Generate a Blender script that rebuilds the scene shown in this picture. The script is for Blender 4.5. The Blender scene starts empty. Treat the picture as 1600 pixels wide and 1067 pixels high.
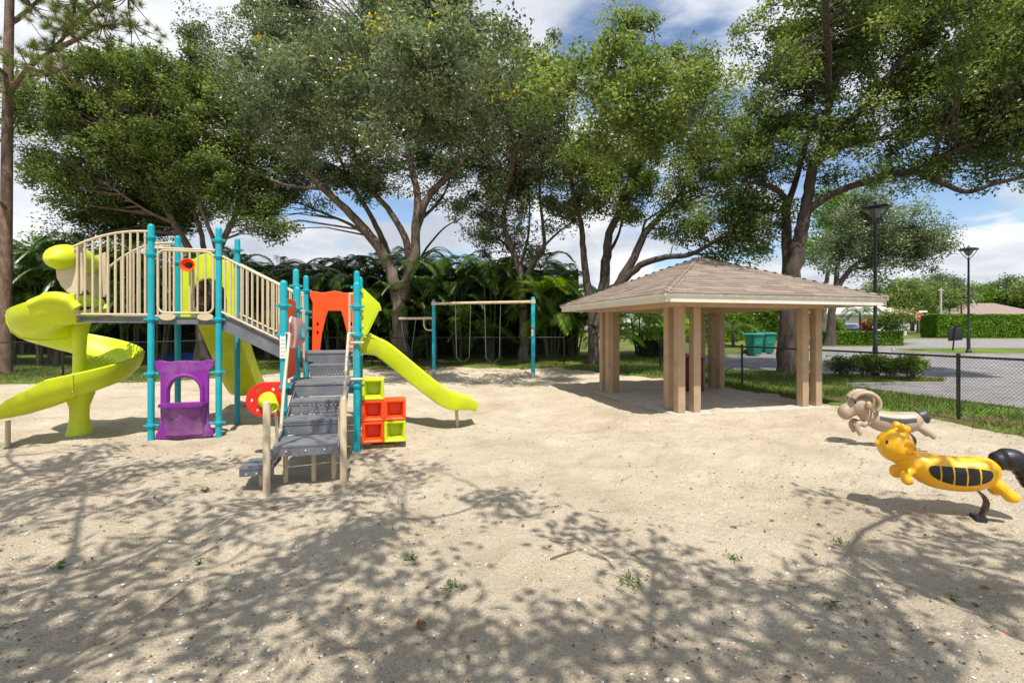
import bpy, bmesh, math, random
import numpy as np
from mathutils import Vector, Matrix

random.seed(7)
rng = np.random.default_rng(11)
R = math.radians
scene = bpy.context.scene
COL = scene.collection

# ------------------------------------------------------------------ camera
FPX, HOR, CAMH = 740.0, 515.0, 1.7           # focal length and horizon row in photo pixels, eye height in m
cam = bpy.data.cameras.new('camera')
cam.sensor_width = 36.0
cam.lens = 36.0 * FPX / 1600.0
cam.shift_y = -(533.5 - HOR) / 1600.0
cam.clip_start, cam.clip_end = 0.05, 2000.0
cam_ob = bpy.data.objects.new('camera', cam)
COL.objects.link(cam_ob)
cam_ob.location = (0, 0, CAMH)
cam_ob.rotation_euler = (R(90), 0, 0)
scene.camera = cam_ob

# ------------------------------------------------------------------ sun, sky, exposure
TO_SUN = Vector((0.10, -0.47, 1.0)).normalized()
sun = bpy.data.lights.new('sun', 'SUN')
sun.energy, sun.angle, sun.color = 4.4, R(0.55), (1.0, 0.95, 0.87)
sun_ob = bpy.data.objects.new('sun', sun)
COL.objects.link(sun_ob)
sun_ob.rotation_euler = TO_SUN.to_track_quat('Z', 'Y').to_euler()
sun_ob.location = (5, -20, 45)

world = bpy.data.worlds.new('World')
scene.world = world
world.use_nodes = True
nt = world.node_tree
nt.nodes.clear()
def wn(kind, **kw):
    n = nt.nodes.new(kind)
    for k, v in kw.items():
        setattr(n, k, v)
    return n
sky = wn('ShaderNodeTexSky', sky_type='NISHITA', sun_disc=False)
sky.sun_elevation = math.asin(TO_SUN.z)
sky.sun_rotation = math.atan2(TO_SUN.x, TO_SUN.y)
sky.air_density, sky.dust_density, sky.ozone_density = 1.0, 0.6, 2.0
bg_sky = wn('ShaderNodeBackground')
bg_sky.inputs['Strength'].default_value = 0.12
nt.links.new(sky.outputs[0], bg_sky.inputs['Color'])
geo = wn('ShaderNodeTexCoord')
sep = wn('ShaderNodeSeparateXYZ')
nt.links.new(geo.outputs['Generated'], sep.inputs[0])
def wmath(op, a, b=None, c=None, clamp=False):
    n = wn('ShaderNodeMath', operation=op, use_clamp=clamp)
    for i, v in enumerate((a, b, c)):
        if v is None:
            continue
        if isinstance(v, (int, float)):
            n.inputs[i].default_value = v
        else:
            nt.links.new(v, n.inputs[i])
    return n.outputs[0]
zz = wmath('ADD', wmath('MAXIMUM', sep.outputs[2], 0.0), 0.22)
comb = wn('ShaderNodeCombineXYZ')
nt.links.new(wmath('DIVIDE', sep.outputs[0], zz), comb.inputs[0])
nt.links.new(wmath('DIVIDE', sep.outputs[1], zz), comb.inputs[1])
def wnoise(scale, detail, rough, off, dist=0.0):
    mp = wn('ShaderNodeMapping')
    mp.inputs['Location'].default_value = off
    nt.links.new(comb.outputs[0], mp.inputs[0])
    n = wn('ShaderNodeTexNoise')
    n.inputs['Scale'].default_value = scale
    n.inputs['Detail'].default_value = detail
    n.inputs['Roughness'].default_value = rough
    n.inputs['Distortion'].default_value = dist
    nt.links.new(mp.outputs[0], n.inputs['Vector'])
    return n.outputs[0]
cover = wnoise(1.15, 9.0, 0.56, (3.1, 1.7, 0.4), 0.25)
shade = wnoise(1.6, 7.0, 0.55, (8.3, 4.2, 2.0))
mask = wn('ShaderNodeMapRange', interpolation_type='SMOOTHSTEP')
mask.inputs['From Min'].default_value, mask.inputs['From Max'].default_value = 0.40, 0.50
nt.links.new(cover, mask.inputs['Value'])
ramp = wn('ShaderNodeValToRGB')
ramp.color_ramp.elements[0].position, ramp.color_ramp.elements[0].color = 0.36, (0.50, 0.54, 0.61, 1)
ramp.color_ramp.elements[1].position, ramp.color_ramp.elements[1].color = 0.62, (0.90, 0.92, 0.95, 1)
nt.links.new(shade, ramp.inputs[0])
bg_cl = wn('ShaderNodeBackground')
bg_cl.inputs['Strength'].default_value = 0.85
nt.links.new(ramp.outputs[0], bg_cl.inputs['Color'])
mixw = wn('ShaderNodeMixShader')
nt.links.new(mask.outputs[0], mixw.inputs[0])
nt.links.new(bg_sky.outputs[0], mixw.inputs[1])
nt.links.new(bg_cl.outputs[0], mixw.inputs[2])
outw = wn('ShaderNodeOutputWorld')
nt.links.new(mixw.outputs[0], outw.inputs['Surface'])

vs = scene.view_settings
vs.view_transform, vs.look, vs.gamma, vs.use_curve_mapping = 'Standard', 'None', 1.0, False
vs.exposure = 0.5
scene.render.engine = 'CYCLES'
cy = scene.cycles
cy.use_denoising = True
cy.denoiser = 'OPENIMAGEDENOISE'
cy.denoising_input_passes = 'RGB_ALBEDO_NORMAL'
cy.use_adaptive_sampling = False
cy.max_bounces, cy.diffuse_bounces, cy.glossy_bounces = 6, 3, 2
cy.transmission_bounces, cy.transparent_max_bounces = 4, 6
cy.sample_clamp_indirect = 4.0
cy.sample_clamp_direct = 6.0

# ------------------------------------------------------------------ helpers: places
_gy = [-500, 14, 26, 48, 75, 120, 600]
_gz = [0, 0, .34, .80, 1.15, 1.3, 1.45]
def g(y):
    return np.interp(y, _gy, _gz)
def W(px, py, d):
    """point seen at photo pixel (px, py) at distance d in front of the eye"""
    return Vector(((px - 800) / FPX * d, d, CAMH - (py - HOR) / FPX * d))
def at_depth(px, d):
    return Vector(((px - 800) / FPX * d, d, float(g(d))))

# ------------------------------------------------------------------ helpers: materials
MATS = {}
def mat(name, col, rough=0.5, var=0.12, scale=8.0, bump=0.0, bscale=60.0, spec=0.5, coat=0.0, stretch=None, metal=0.0, dirt=None, grime=None):
    if name in MATS:
        return MATS[name]
    m = bpy.data.materials.new(name)
    m.use_nodes = True
    t = m.node_tree
    b = t.nodes['Principled BSDF']
    b.inputs['Roughness'].default_value = rough
    b.inputs['Specular IOR Level'].default_value = spec
    b.inputs['Coat Weight'].default_value = coat
    b.inputs['Metallic'].default_value = metal
    tc = t.nodes.new('ShaderNodeTexCoord')
    mp = t.nodes.new('ShaderNodeMapping')
    if stretch:
        mp.inputs['Scale'].default_value = stretch
    t.links.new(tc.outputs['Object'], mp.inputs[0])
    n = t.nodes.new('ShaderNodeTexNoise')
    n.inputs['Scale'].default_value = scale
    n.inputs['Detail'].default_value = 6
    t.links.new(mp.outputs[0], n.inputs['Vector'])
    r = t.nodes.new('ShaderNodeValToRGB')
    c0 = [max(0, c * (1 - var)) for c in col]
    c1 = [min(1, c * (1 + var)) for c in col]
    if dirt:
        c0 = dirt
    r.color_ramp.elements[0].position, r.color_ramp.elements[1].position = 0.32, 0.68
    r.color_ramp.elements[0].color = (*c0, 1)
    r.color_ramp.elements[1].color = (*c1, 1)
    t.links.new(n.outputs[0], r.inputs[0])
    src = r.outputs[0]
    if grime:
        n3 = t.nodes.new('ShaderNodeTexNoise')
        n3.inputs['Scale'].default_value = 2.3
        n3.inputs['Detail'].default_value = 9
        n3.inputs['Roughness'].default_value = 0.7
        t.links.new(tc.outputs['Object'], n3.inputs['Vector'])
        mr = t.nodes.new('ShaderNodeMapRange')
        mr.inputs['From Min'].default_value, mr.inputs['From Max'].default_value = 0.5, 0.72
        mr.inputs['To Max'].default_value = grime[3]
        t.links.new(n3.outputs[0], mr.inputs['Value'])
        mx = t.nodes.new('ShaderNodeMix')
        mx.data_type = 'RGBA'
        t.links.new(mr.outputs[0], mx.inputs['Factor'])
        t.links.new(src, mx.inputs['A'])
        mx.inputs['B'].default_value = (*grime[:3], 1)
        src = mx.outputs['Result']
        mr2 = t.nodes.new('ShaderNodeMapRange')
        mr2.inputs['To Min'].default_value, mr2.inputs['To Max'].default_value = rough - .06, min(1, rough + .25)
        t.links.new(n3.outputs[0], mr2.inputs['Value'])
        t.links.new(mr2.outputs[0], b.inputs['Roughness'])
    t.links.new(src, b.inputs['Base Color'])
    if bump:
        n2 = t.nodes.new('ShaderNodeTexNoise')
        n2.inputs['Scale'].default_value = bscale
        n2.inputs['Detail'].default_value = 5
        t.links.new(mp.outputs[0], n2.inputs['Vector'])
        bp = t.nodes.new('ShaderNodeBump')
        bp.inputs['Strength'].default_value = bump
        bp.inputs['Distance'].default_value = 0.02
        t.links.new(n2.outputs[0], bp.inputs['Height'])
        t.links.new(bp.outputs[0], b.inputs['Normal'])
    MATS[name] = m
    return m

def leaf_mat(name, stops, rough=0.42, trans=0.3, spec=0.5):
    """foliage: colour by the per-leaf 'tint' value, light passing through the blade"""
    m = bpy.data.materials.new(name)
    m.use_nodes = True
    t = m.node_tree
    b = t.nodes['Principled BSDF']
    out = t.nodes['Material Output']
    a = t.nodes.new('ShaderNodeAttribute')
    a.attribute_name = 'tint'
    r = t.nodes.new('ShaderNodeValToRGB')
    el = r.color_ramp.elements
    el[0].position, el[0].color = stops[0][0], (*stops[0][1], 1)
    el[1].position, el[1].color = stops[-1][0], (*stops[-1][1], 1)
    for p, c in stops[1:-1]:
        e = el.new(p)
        e.color = (*c, 1)
    t.links.new(a.outputs['Fac'], r.inputs[0])
    t.links.new(r.outputs[0], b.inputs['Base Color'])
    b.inputs['Roughness'].default_value = rough
    b.inputs['Specular IOR Level'].default_value = spec
    tr = t.nodes.new('ShaderNodeBsdfTranslucent')
    hs = t.nodes.new('ShaderNodeHueSaturation')
    hs.inputs['Saturation'].default_value = 1.15
    hs.inputs['Value'].default_value = 1.7
    t.links.new(r.outputs[0], hs.inputs['Color'])
    t.links.new(hs.outputs[0], tr.inputs['Color'])
    mx = t.nodes.new('ShaderNodeMixShader')
    mx.inputs[0].default_value = trans
    t.links.new(b.outputs[0], mx.inputs[1])
    t.links.new(tr.outputs[0], mx.inputs[2])
    t.links.new(mx.outputs[0], out.inputs['Surface'])
    MATS[name] = m
    return m

# ------------------------------------------------------------------ helpers: objects
def tag(o, label=None, cat=None, group=None, kind=None):
    if label: o['label'] = label
    if cat: o['category'] = cat
    if group: o['group'] = group
    if kind: o['kind'] = kind
    return o
def empty(name, loc=(0, 0, 0), rz=0.0, label=None, cat=None, group=None):
    o = bpy.data.objects.new(name, None)
    COL.objects.link(o)
    o.location, o.rotation_euler = loc, (0, 0, rz)
    o.empty_display_size = 0.2
    return tag(o, label, cat, group)
def link(name, me, m, parent=None, loc=None):
    o = bpy.data.objects.new(name, me)
    COL.objects.link(o)
    if m is not None and not me.materials:
        me.materials.append(m)
    if parent is not None:
        o.parent = parent
    if loc is not None:
        o.location = loc
    return o
def copy_tree(o, parent=None):
    c = o.copy()
    COL.objects.link(c)
    c.parent = parent
    for ch in list(o.children):
        copy_tree(ch, c)
    return c

class MB:
    """collects geometry for ONE mesh object"""
    def __init__(self):
        self.v, self.f = [], []
    def add(self, vs_, fs_):
        n = len(self.v)
        self.v += [tuple(p) for p in vs_]
        self.f += [tuple(i + n for i in f) for f in fs_]
        return self
    def box(self, c, s, M=None, bev=0.0):
        x, y, z = (k / 2 for k in s)
        if bev <= 0:
            p = [Vector((i, j, k)) for k in (-z, z) for j in (-y, y) for i in (-x, x)]
            fs_ = [(0, 2, 3, 1), (4, 5, 7, 6), (0, 1, 5, 4), (2, 6, 7, 3), (0, 4, 6, 2), (1, 3, 7, 5)]
        else:
            bm = bmesh.new()
            bmesh.ops.create_cube(bm, size=1.0)
            bmesh.ops.scale(bm, vec=s, verts=bm.verts)
            bmesh.ops.bevel(bm, geom=bm.edges[:], offset=bev, segments=2, affect='EDGES', profile=0.6)
            bm.verts.index_update()
            p = [v.co.copy() for v in bm.verts]
            fs_ = [tuple(v.index for v in f.verts) for f in bm.faces]
            bm.free()
        if M is not None:
            p = [M @ q for q in p]
        c = Vector(c)
        return self.add([q + c for q in p], fs_)
    def tube(self, pts, rad, seg=10, cap=True, closed=False):
        pts = [Vector(p) for p in pts]
        n = len(pts)
        rads = rad if isinstance(rad, (list, tuple)) else [rad] * n
        rings, prev = [], None
        for i, p in enumerate(pts):
            if closed:
                t = pts[(i + 1) % n] - pts[i - 1]
            else:
                t = pts[min(i + 1, n - 1)] - pts[max(i - 1, 0)]
            t = t.normalized() if t.length > 1e-9 else Vector((0, 0, 1))
            if prev is None:
                ref = Vector((0, 0, 1)) if abs(t.z) < .9 else Vector((1, 0, 0))
                u = t.cross(ref).normalized()
            else:
                u = prev - t * prev.dot(t)
                u = u.normalized() if u.length > 1e-6 else t.orthogonal().normalized()
            prev = u
            w = t.cross(u)
            rings.append([p + (u * math.cos(a) + w * math.sin(a)) * rads[i] for a in (2 * math.pi * k / seg for k in range(seg))])
        return self.loft(rings, cap=cap, closed=closed)
    def loft(self, rings, cap=True, closed=False):
        seg, n = len(rings[0]), len(rings)
        vs_ = [p for r_ in rings for p in r_]
        fs_ = []
        for i in range(n if closed else n - 1):
            a, b = i * seg, ((i + 1) % n) * seg
            for k in range(seg):
                k2 = (k + 1) % seg
                fs_.append((a + k, a + k2, b + k2, b + k))
        if cap and not closed:
            fs_.append(tuple(reversed(range(seg))))
            fs_.append(tuple((n - 1) * seg + k for k in range(seg)))
        return self.add(vs_, fs_)
    def lathe(self, prof, c=(0, 0, 0), seg=20, M=None):
        rings = [[Vector((r_ * math.cos(2 * math.pi * k / seg), r_ * math.sin(2 * math.pi * k / seg), z)) for k in range(seg)] for r_, z in prof]
        if M is not None:
            rings = [[M @ p for p in r_] for r_ in rings]
        c = Vector(c)
        return self.loft([[p + c for p in r_] for r_ in rings])
    def ball(self, c, s, M=None, seg=18, rings=12):
        rs = []
        for i in range(rings + 1):
            a = math.pi * i / rings
            rr, z = max(math.sin(a), 1e-3), -math.cos(a)
            rs.append([Vector((rr * math.cos(2 * math.pi * k / seg) * s[0], rr * math.sin(2 * math.pi * k / seg) * s[1], z * s[2])) for k in range(seg)])
        if M is not None:
            rs = [[M @ p for p in r_] for r_ in rs]
        c = Vector(c)
        return self.loft([[p + c for p in r_] for r_ in rs])
    def mesh(self, name, smooth=40):
        me = bpy.data.meshes.new(name)
        me.from_pydata(self.v, [], self.f)
        me.validate()
        if smooth:
            me.polygons.foreach_set('use_smooth', [True] * len(me.polygons))
            me.set_sharp_from_angle(angle=R(smooth))
        me.update()
        return me
    def build(self, name, m, parent=None, smooth=40, loc=None):
        return link(name, self.mesh(name, smooth), m, parent, loc)

def plate(name, outlines, thick, M, m, parent=None, bevel=0.004):
    """flat plate cut from 2-D outlines (first the rim, then holes), laid out by matrix M (x, y in the plate, z its normal)"""
    cu = bpy.data.curves.new(name, 'CURVE')
    cu.dimensions, cu.fill_mode = '2D', 'BOTH'
    cu.extrude, cu.bevel_depth, cu.bevel_resolution = thick / 2 - bevel, bevel, 1
    for ol in outlines:
        sp = cu.splines.new('POLY')
        sp.points.add(len(ol) - 1)
        for p, q in zip(sp.points, ol):
            p.co = (q[0], q[1], 0, 1)
        sp.use_cyclic_u = True
    tmp = bpy.data.objects.new('tmp_curve', cu)
    COL.objects.link(tmp)
    dg = bpy.context.evaluated_depsgraph_get()
    me = bpy.data.meshes.new_from_object(tmp.evaluated_get(dg))
    bpy.data.objects.remove(tmp)
    bpy.data.curves.remove(cu)
    me.transform(M)
    me.name = name
    if m is not None:
        me.materials.clear()
    me.polygons.foreach_set('use_smooth', [False] * len(me.polygons))
    return link(name, me, m, parent)
def frame(o, x, y):
    x, y = Vector(x).normalized(), Vector(y).normalized()
    z = x.cross(y).normalized()
    return Matrix(((x.x, y.x, z.x, o[0]), (x.y, y.y, z.y, o[1]), (x.z, y.z, z.z, o[2]), (0, 0, 0, 1)))
def oval(cx, cy_, rx, ry, n=20, a0=0, a1=360):
    return [(cx + rx * math.cos(R(a0 + (a1 - a0) * k / n)), cy_ + ry * math.sin(R(a0 + (a1 - a0) * k / n))) for k in range(n + (0 if abs(a1 - a0) == 360 else 1))]
def rrect(x0, y0, x1, y1, r, n=5):
    o = []
    for cx, cy_, a in ((x1 - r, y1 - r, 0), (x0 + r, y1 - r, 90), (x0 + r, y0 + r, 180), (x1 - r, y0 + r, 270)):
        o += [(cx + r * math.cos(R(a + 90 * k / n)), cy_ + r * math.sin(R(a + 90 * k / n))) for k in range(n + 1)]
    return o
def smooth_path(pts, sub=6):
    pts = [Vector(p) for p in pts]
    out = []
    for i in range(len(pts) - 1):
        p0, p1, p2, p3 = pts[max(i - 1, 0)], pts[i], pts[i + 1], pts[min(i + 2, len(pts) - 1)]
        for k in range(sub):
            t = k / sub
            out.append(0.5 * ((2 * p1) + (p2 - p0) * t + (2 * p0 - 5 * p1 + 4 * p2 - p3) * t * t + (3 * p1 - p0 - 3 * p2 + p3) * t ** 3))
    out.append(pts[-1])
    return out

def np_mesh(name, verts, faces_flat, per, tint=None):
    me = bpy.data.meshes.new(name)
    nv, nf = len(verts), len(faces_flat) // per
    me.vertices.add(nv)
    me.vertices.foreach_set('co', np.ascontiguousarray(verts, dtype=np.float32).ravel())
    me.loops.add(nf * per)
    me.loops.foreach_set('vertex_index', np.ascontiguousarray(faces_flat, dtype=np.int32))
    me.polygons.add(nf)
    me.polygons.foreach_set('loop_start', np.arange(0, nf * per, per, dtype=np.int32))
    if tint is not None:
        a = me.attributes.new('tint', 'FLOAT', 'POINT')
        a.data.foreach_set('value', np.ascontiguousarray(tint, dtype=np.float32))
    me.update(calc_edges=True)
    return me

def leaves(name, cen, length, width, tint, up=0.5, droop=0.0):
    """one rhombic, slightly folded blade per centre"""
    n = len(cen)
    d = rng.normal(size=(n, 3))
    d[:, 2] = d[:, 2] * 0.7 - droop
    d /= np.linalg.norm(d, axis=1)[:, None]
    nr = rng.normal(size=(n, 3))
    nr[:, 2] = np.abs(nr[:, 2]) + up
    s = np.cross(d, nr)
    s /= (np.linalg.norm(s, axis=1)[:, None] + 1e-9)
    nn = np.cross(s, d)
    L = (length * rng.uniform(.65, 1.3, n))[:, None]
    Wd = (width * rng.uniform(.7, 1.25, n))[:, None]
    v = np.empty((n, 4, 3))
    v[:, 0] = cen - d * L * .5
    v[:, 1] = cen + s * Wd * .5 + nn * Wd * .18 - d * L * .05
    v[:, 2] = cen + d * L * .5
    v[:, 3] = cen - s * Wd * .5 + nn * Wd * .18 - d * L * .05
    return np_mesh(name, v.reshape(-1, 3), np.arange(n * 4), 4, np.repeat(tint, 4))

_perm = np.random.default_rng(3).random((256, 256))
def vnoise(x, y):
    xi, yi = np.floor(x).astype(int), np.floor(y).astype(int)
    fx, fy = x - xi, y - yi
    fx, fy = fx * fx * (3 - 2 * fx), fy * fy * (3 - 2 * fy)
    p = lambda i, j: _perm[i & 255, j & 255]
    return (p(xi, yi) * (1 - fx) + p(xi + 1, yi) * fx) * (1 - fy) + (p(xi, yi + 1) * (1 - fx) + p(xi + 1, yi + 1) * fx) * fy
def fbm(x, y, o=4):
    s, a, t = 0, 1.0, 0
    for k in range(o):
        s = s + a * vnoise(x * 2 ** k + 17.3 * k, y * 2 ** k + 5.1 * k)
        t += a
        a *= .5
    return s / t - .5
def sdf(poly, x, y):
    """signed distance to polygon, positive inside"""
    d = np.full(x.shape, 1e9)
    ins = np.zeros(x.shape, bool)
    n = len(poly)
    for i in range(n):
        ax, ay = poly[i]
        bx, by = poly[(i + 1) % n]
        ex, ey = bx - ax, by - ay
        t = np.clip(((x - ax) * ex + (y - ay) * ey) / (ex * ex + ey * ey), 0, 1)
        d = np.minimum(d, np.hypot(x - ax - t * ex, y - ay - t * ey))
        c = (ay > y) != (by > y)
        with np.errstate(divide='ignore', invalid='ignore'):
            ins ^= c & (x < ex * (y - ay) / (by - ay if by != ay else 1e-9) + ax)
    return np.where(ins, d, -d)
def grid_mesh(name, xs, ys, zf, keep=None):
    X, Y = np.meshgrid(xs, ys)
    Z = zf(X, Y)
    nx, ny = len(xs), len(ys)
    idx = np.arange(nx * ny).reshape(ny, nx)
    q = np.stack([idx[:-1, :-1], idx[:-1, 1:], idx[1:, 1:], idx[1:, :-1]], -1).reshape(-1, 4)
    if keep is not None:
        k = keep(X, Y)
        kf = (k[:-1, :-1] | k[:-1, 1:] | k[1:, 1:] | k[1:, :-1]).reshape(-1)
        q = q[kf]
    v = np.stack([X, Y, Z], -1).reshape(-1, 3)
    used = np.unique(q)
    remap = np.zeros(len(v), int)
    remap[used] = np.arange(len(used))
    me = np_mesh(name, v[used], remap[q].reshape(-1), 4)
    me.polygons.foreach_set('use_smooth', [True] * len(me.polygons))
    return me

# ------------------------------------------------------------------ materials
TEAL = mat('teal_coated_post', (0.0, 0.33, 0.40), .32, .08, 3, .05, 120, grime=(.18, .33, .33, .35))
LIME = mat('lime_plastic', (0.56, 0.66, 0.006), .36, .13, 2.2, .08, 70, grime=(.50, .50, .11, .55))
BEIGE = mat('beige_powder_coat', (0.56, 0.46, 0.31), .4, .08, 5, .04, 150, grime=(.36, .28, .18, .3))
GREY = mat('grey_deck_coating', (0.125, 0.133, 0.155), .5, .15, 6, .12, 160, grime=(.30, .27, .22, .5))
PURPLE = mat('purple_plastic', (0.19, 0.012, 0.25), .38, .14, 3, .06, 80, grime=(.31, .16, .32, .6))
ORANGE = mat('red_orange_plastic', (0.88, 0.075, 0.004), .36, .07, 3, .05, 90, grime=(.55, .1, .03, .4))
RED = mat('red_plastic', (0.62, 0.014, 0.008), .36, .07, 3, .05, 90)
YEL = mat('yellow_plastic', (0.86, 0.44, 0.004), .27, .06, 2.5, .04, 60, coat=.2, grime=(.7, .40, .06, .35))
TAN = mat('tan_plastic', (0.385, 0.295, 0.21), .36, .07, 3, .04, 60, grime=(.36, .25, .16, .4))
BLACKP = mat('black_plastic', (0.012, 0.012, 0.014), .38, .3, 4, .06, 80)
GREYP = mat('slate_plastic', (0.05, 0.052, 0.06), .45, .2, 4, .05, 80)
STEEL = mat('galvanised_steel', (0.5, 0.5, 0.5), .38, .15, 20, metal=.8)
BLACKM = mat('black_painted_metal', (0.014, 0.013, 0.016), .4, .3, 6, .05, 90)
SPRING = mat('brown_spring_steel', (0.09, 0.055, 0.045), .45, .3, 12)
RUBBER = mat('black_rubber', (0.02, 0.02, 0.02), .7, .2, 8)
WHITEP = mat('white_paint', (0.80, 0.78, 0.72), .5, .05, 6, .04, 60, grime=(.55, .5, .42, .3))
STUCCO = mat('tan_stucco', (0.43, 0.31, 0.195), .85, .09, 5, .35, 90, grime=(.33, .235, .16, .45))
SOFFIT = mat('tan_soffit', (0.50, 0.36, 0.24), .8, .08, 4, .1, 60)
CONC = mat('concrete', (0.46, 0.42, 0.36), .85, .14, 3, .2, 60, grime=(.33, .29, .24, .5))
ASPH = mat('asphalt', (0.215, 0.205, 0.20), .9, .25, 1.6, .5, 180, grime=(.29, .27, .25, .6))
BARK = mat('grey_brown_bark', (0.138, 0.104, 0.078), .9, .45, 5, .9, 22, stretch=(1, 1, .28))
BARKD = mat('dark_bark', (0.068, 0.050, 0.038), .9, .45, 6, .9, 24, stretch=(1, 1, .28))
PINEB = mat('pine_bark', (0.14, 0.088, 0.06), .9, .5, 7, 1.0, 18, stretch=(1, 1, .45))
TWIG = mat('dry_twig', (0.20, 0.12, 0.075), .85, .3, 20)
KERB = mat('kerb_concrete', (0.26, 0.24, 0.215), .85, .15, 4, .25, 60, grime=(.22, .20, .18, .6))
BINM = mat('green_cart_plastic', (0.006, 0.19, 0.135), .45, .1, 3, .05, 60)
MAROON = mat('maroon_slats', (0.16, 0.008, 0.03), .45, .1, 3)
GLASS = bpy.data.materials.new('clear_plastic_dome')
GLASS.use_nodes = True
_b = GLASS.node_tree.nodes['Principled BSDF']
_b.inputs['Base Color'].default_value = (.9, .95, .97, 1)
_b.inputs['Roughness'].default_value = .12
_b.inputs['Transmission Weight'].default_value = .9
_b.inputs['IOR'].default_value = 1.1
LEAF_OAK = leaf_mat('oak_leaf', [(0, (.036, .060, .014)), (.45, (.112, .165, .040)), (.8, (.225, .275, .075)), (.93, (.30, .33, .09)), (1, (.40, .33, .04))], .46, .38, .5)
LEAF_OLIVE = leaf_mat('silver_olive_leaf', [(0, (.036, .056, .028)), (.5, (.115, .155, .070)), (.85, (.24, .285, .140)), (.93, (.32, .35, .16)), (.96, (.58, .47, .02)), (1, (.68, .54, .02))], .36, .30, .75)
LEAF_GREEN = leaf_mat('bright_green_leaf', [(0, (.05, .10, .012)), (.5, (.11, .20, .025)), (1, (.24, .34, .045))], .42, .38, .5)
LEAF_HEDGE = leaf_mat('hedge_leaf', [(0, (.06, .13, .012)), (.5, (.13, .25, .022)), (1, (.24, .37, .04))], .42, .3, .5)
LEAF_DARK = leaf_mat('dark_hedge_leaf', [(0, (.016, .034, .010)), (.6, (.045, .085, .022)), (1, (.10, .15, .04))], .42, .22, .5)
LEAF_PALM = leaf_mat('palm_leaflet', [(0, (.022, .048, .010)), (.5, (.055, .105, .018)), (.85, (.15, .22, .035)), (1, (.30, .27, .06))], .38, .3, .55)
LEAF_PALMB = leaf_mat('palm_leaflet_sunlit_tone', [(0, (.08, .15, .014)), (.5, (.18, .30, .026)), (.85, (.30, .42, .05)), (1, (.42, .42, .07))], .38, .4, .55)  # copy of the palm leaflet with sunshine put into a brighter colour
LEAF_PINE = leaf_mat('pine_needle', [(0, (.05, .08, .012)), (.6, (.12, .16, .025)), (1, (.25, .25, .05))], .45, .3, .5)
LEAF_GRASS = leaf_mat('grass_blade', [(0, (.045, .085, .010)), (.6, (.10, .17, .02)), (.9, (.18, .23, .04)), (1, (.30, .25, .11))], .5, .35, .4)
LEAF_DEAD = leaf_mat('dead_leaf', [(0, (.06, .035, .02)), (.6, (.19, .105, .055)), (1, (.36, .24, .13))], .8, .12, .3)
LEAF_RED = leaf_mat('red_shrub_leaf', [(0, (.12, .02, .01)), (.6, (.30, .06, .02)), (1, (.40, .14, .03))], .45, .3, .5)
# ------------------------------------------------------------------ the setting: lawn, sand, asphalt, kerbs
SAND = [(-32, 14.7), (-16, 14.7), (-11.5, 14.9), (-9.2, 16.6), (-6, 18.6), (-2, 19.2), (1.9, 19.0), (3.3, 17.6), (4.6, 16.2), (6.2, 14.6),
        (6.75, 12.5), (7.1, 10.6), (7.75, 9.1), (8.05, 7.3), (8.6, 5), (9.5, -12), (-32, -12)]
LOT = [(9.9, 14.2), (10.2, 11.8), (10.7, 9.9), (12, 6), (15, -12), (80, -12), (80, 25.5), (24.5, 25.6), (22.5, 28), (25, 31.2), (80, 31.5),
       (80, 45), (46, 46.5), (30, 48), (27.5, 44), (31, 41), (34, 39.5), (33, 37.5), (29, 36.5), (27.8, 33.8), (20, 32.5), (16.5, 30),
       (14.6, 26.3), (11, 24.3), (8.6, 22.5), (8.4, 18.2), (10.5, 17.2), (13.6, 16.4), (14.2, 15.4), (13.4, 14.5)]
def sstep(x, a, b):
    t = np.clip((x - a) / (b - a), 0, 1)
    return t * t * (3 - 2 * t)
def lawn_z(x, y):
    s = np.maximum(sdf(SAND, x, y), sdf(LOT, x, y))
    return g(y) + .05 - sstep(s, -.12, .12) * .19 + fbm(x * .8, y * .8, 3) * .05 * (s < 30)
PITS = [(rng.uniform(-8, 8), rng.uniform(1.8, 13), rng.uniform(.10, .20)) for _ in range(420)]
HOLLOWS = [(-1.05, 8.75, .55, .10), (-7.3, 7.05, .6, .09), (-2.35, 5.25, .6, .07), (-5.0, 7.1, .55, .06), (-5.9, 11.0, .6, .10), (-2.9, 17.2, .5, .08), (-1.3, 17.0, .5, .10), (-.2, 16.7, .5, .10), (-6.4, 7.9, .7, .06)]   # scuffed out at slide exits, steps and swings
def sand_z(x, y):
    s = sdf(SAND, x, y)
    z = fbm(x * .45, y * .45, 3) * .12 + fbm(x * 1.7 + 9, y * 1.7, 3) * .11 + fbm(x * 4.4 + 3, y * 4.4, 4) * .062
    for px_, py_, r_ in PITS:                      # trodden footprints: a dip with a raised rim
        m_ = (np.abs(x - px_) < r_ * 2.2) & (np.abs(y - py_) < r_ * 2.2)
        if m_.any():
            q = np.hypot(x[m_] - px_, (y[m_] - py_) * .75) / r_
            z[m_] += -.034 * np.exp(-q * q * 1.6) + .012 * np.exp(-(q - 1.25) ** 2 * 9)
    for hx, hy, hr, hd in HOLLOWS:
        q = np.hypot(x - hx, y - hy) / hr
        z = z - hd * np.exp(-q * q) + hd * .35 * np.exp(-(q - 1.5) ** 2 * 4)
    return g(y) + .0 + z + np.minimum(0, s + .05) * .22

def ax(lo, hi, step, far_lo, far_hi):
    c = list(np.arange(lo, hi + 1e-6, step))
    a, b, st = lo, hi, step
    left, right = [], []
    while a > far_lo:
        st *= 1.25
        a -= st
        left.append(a)
    st = step
    while b < far_hi:
        st *= 1.25
        b += st
        right.append(b)
    return np.array(left[::-1] + c + right)

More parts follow.
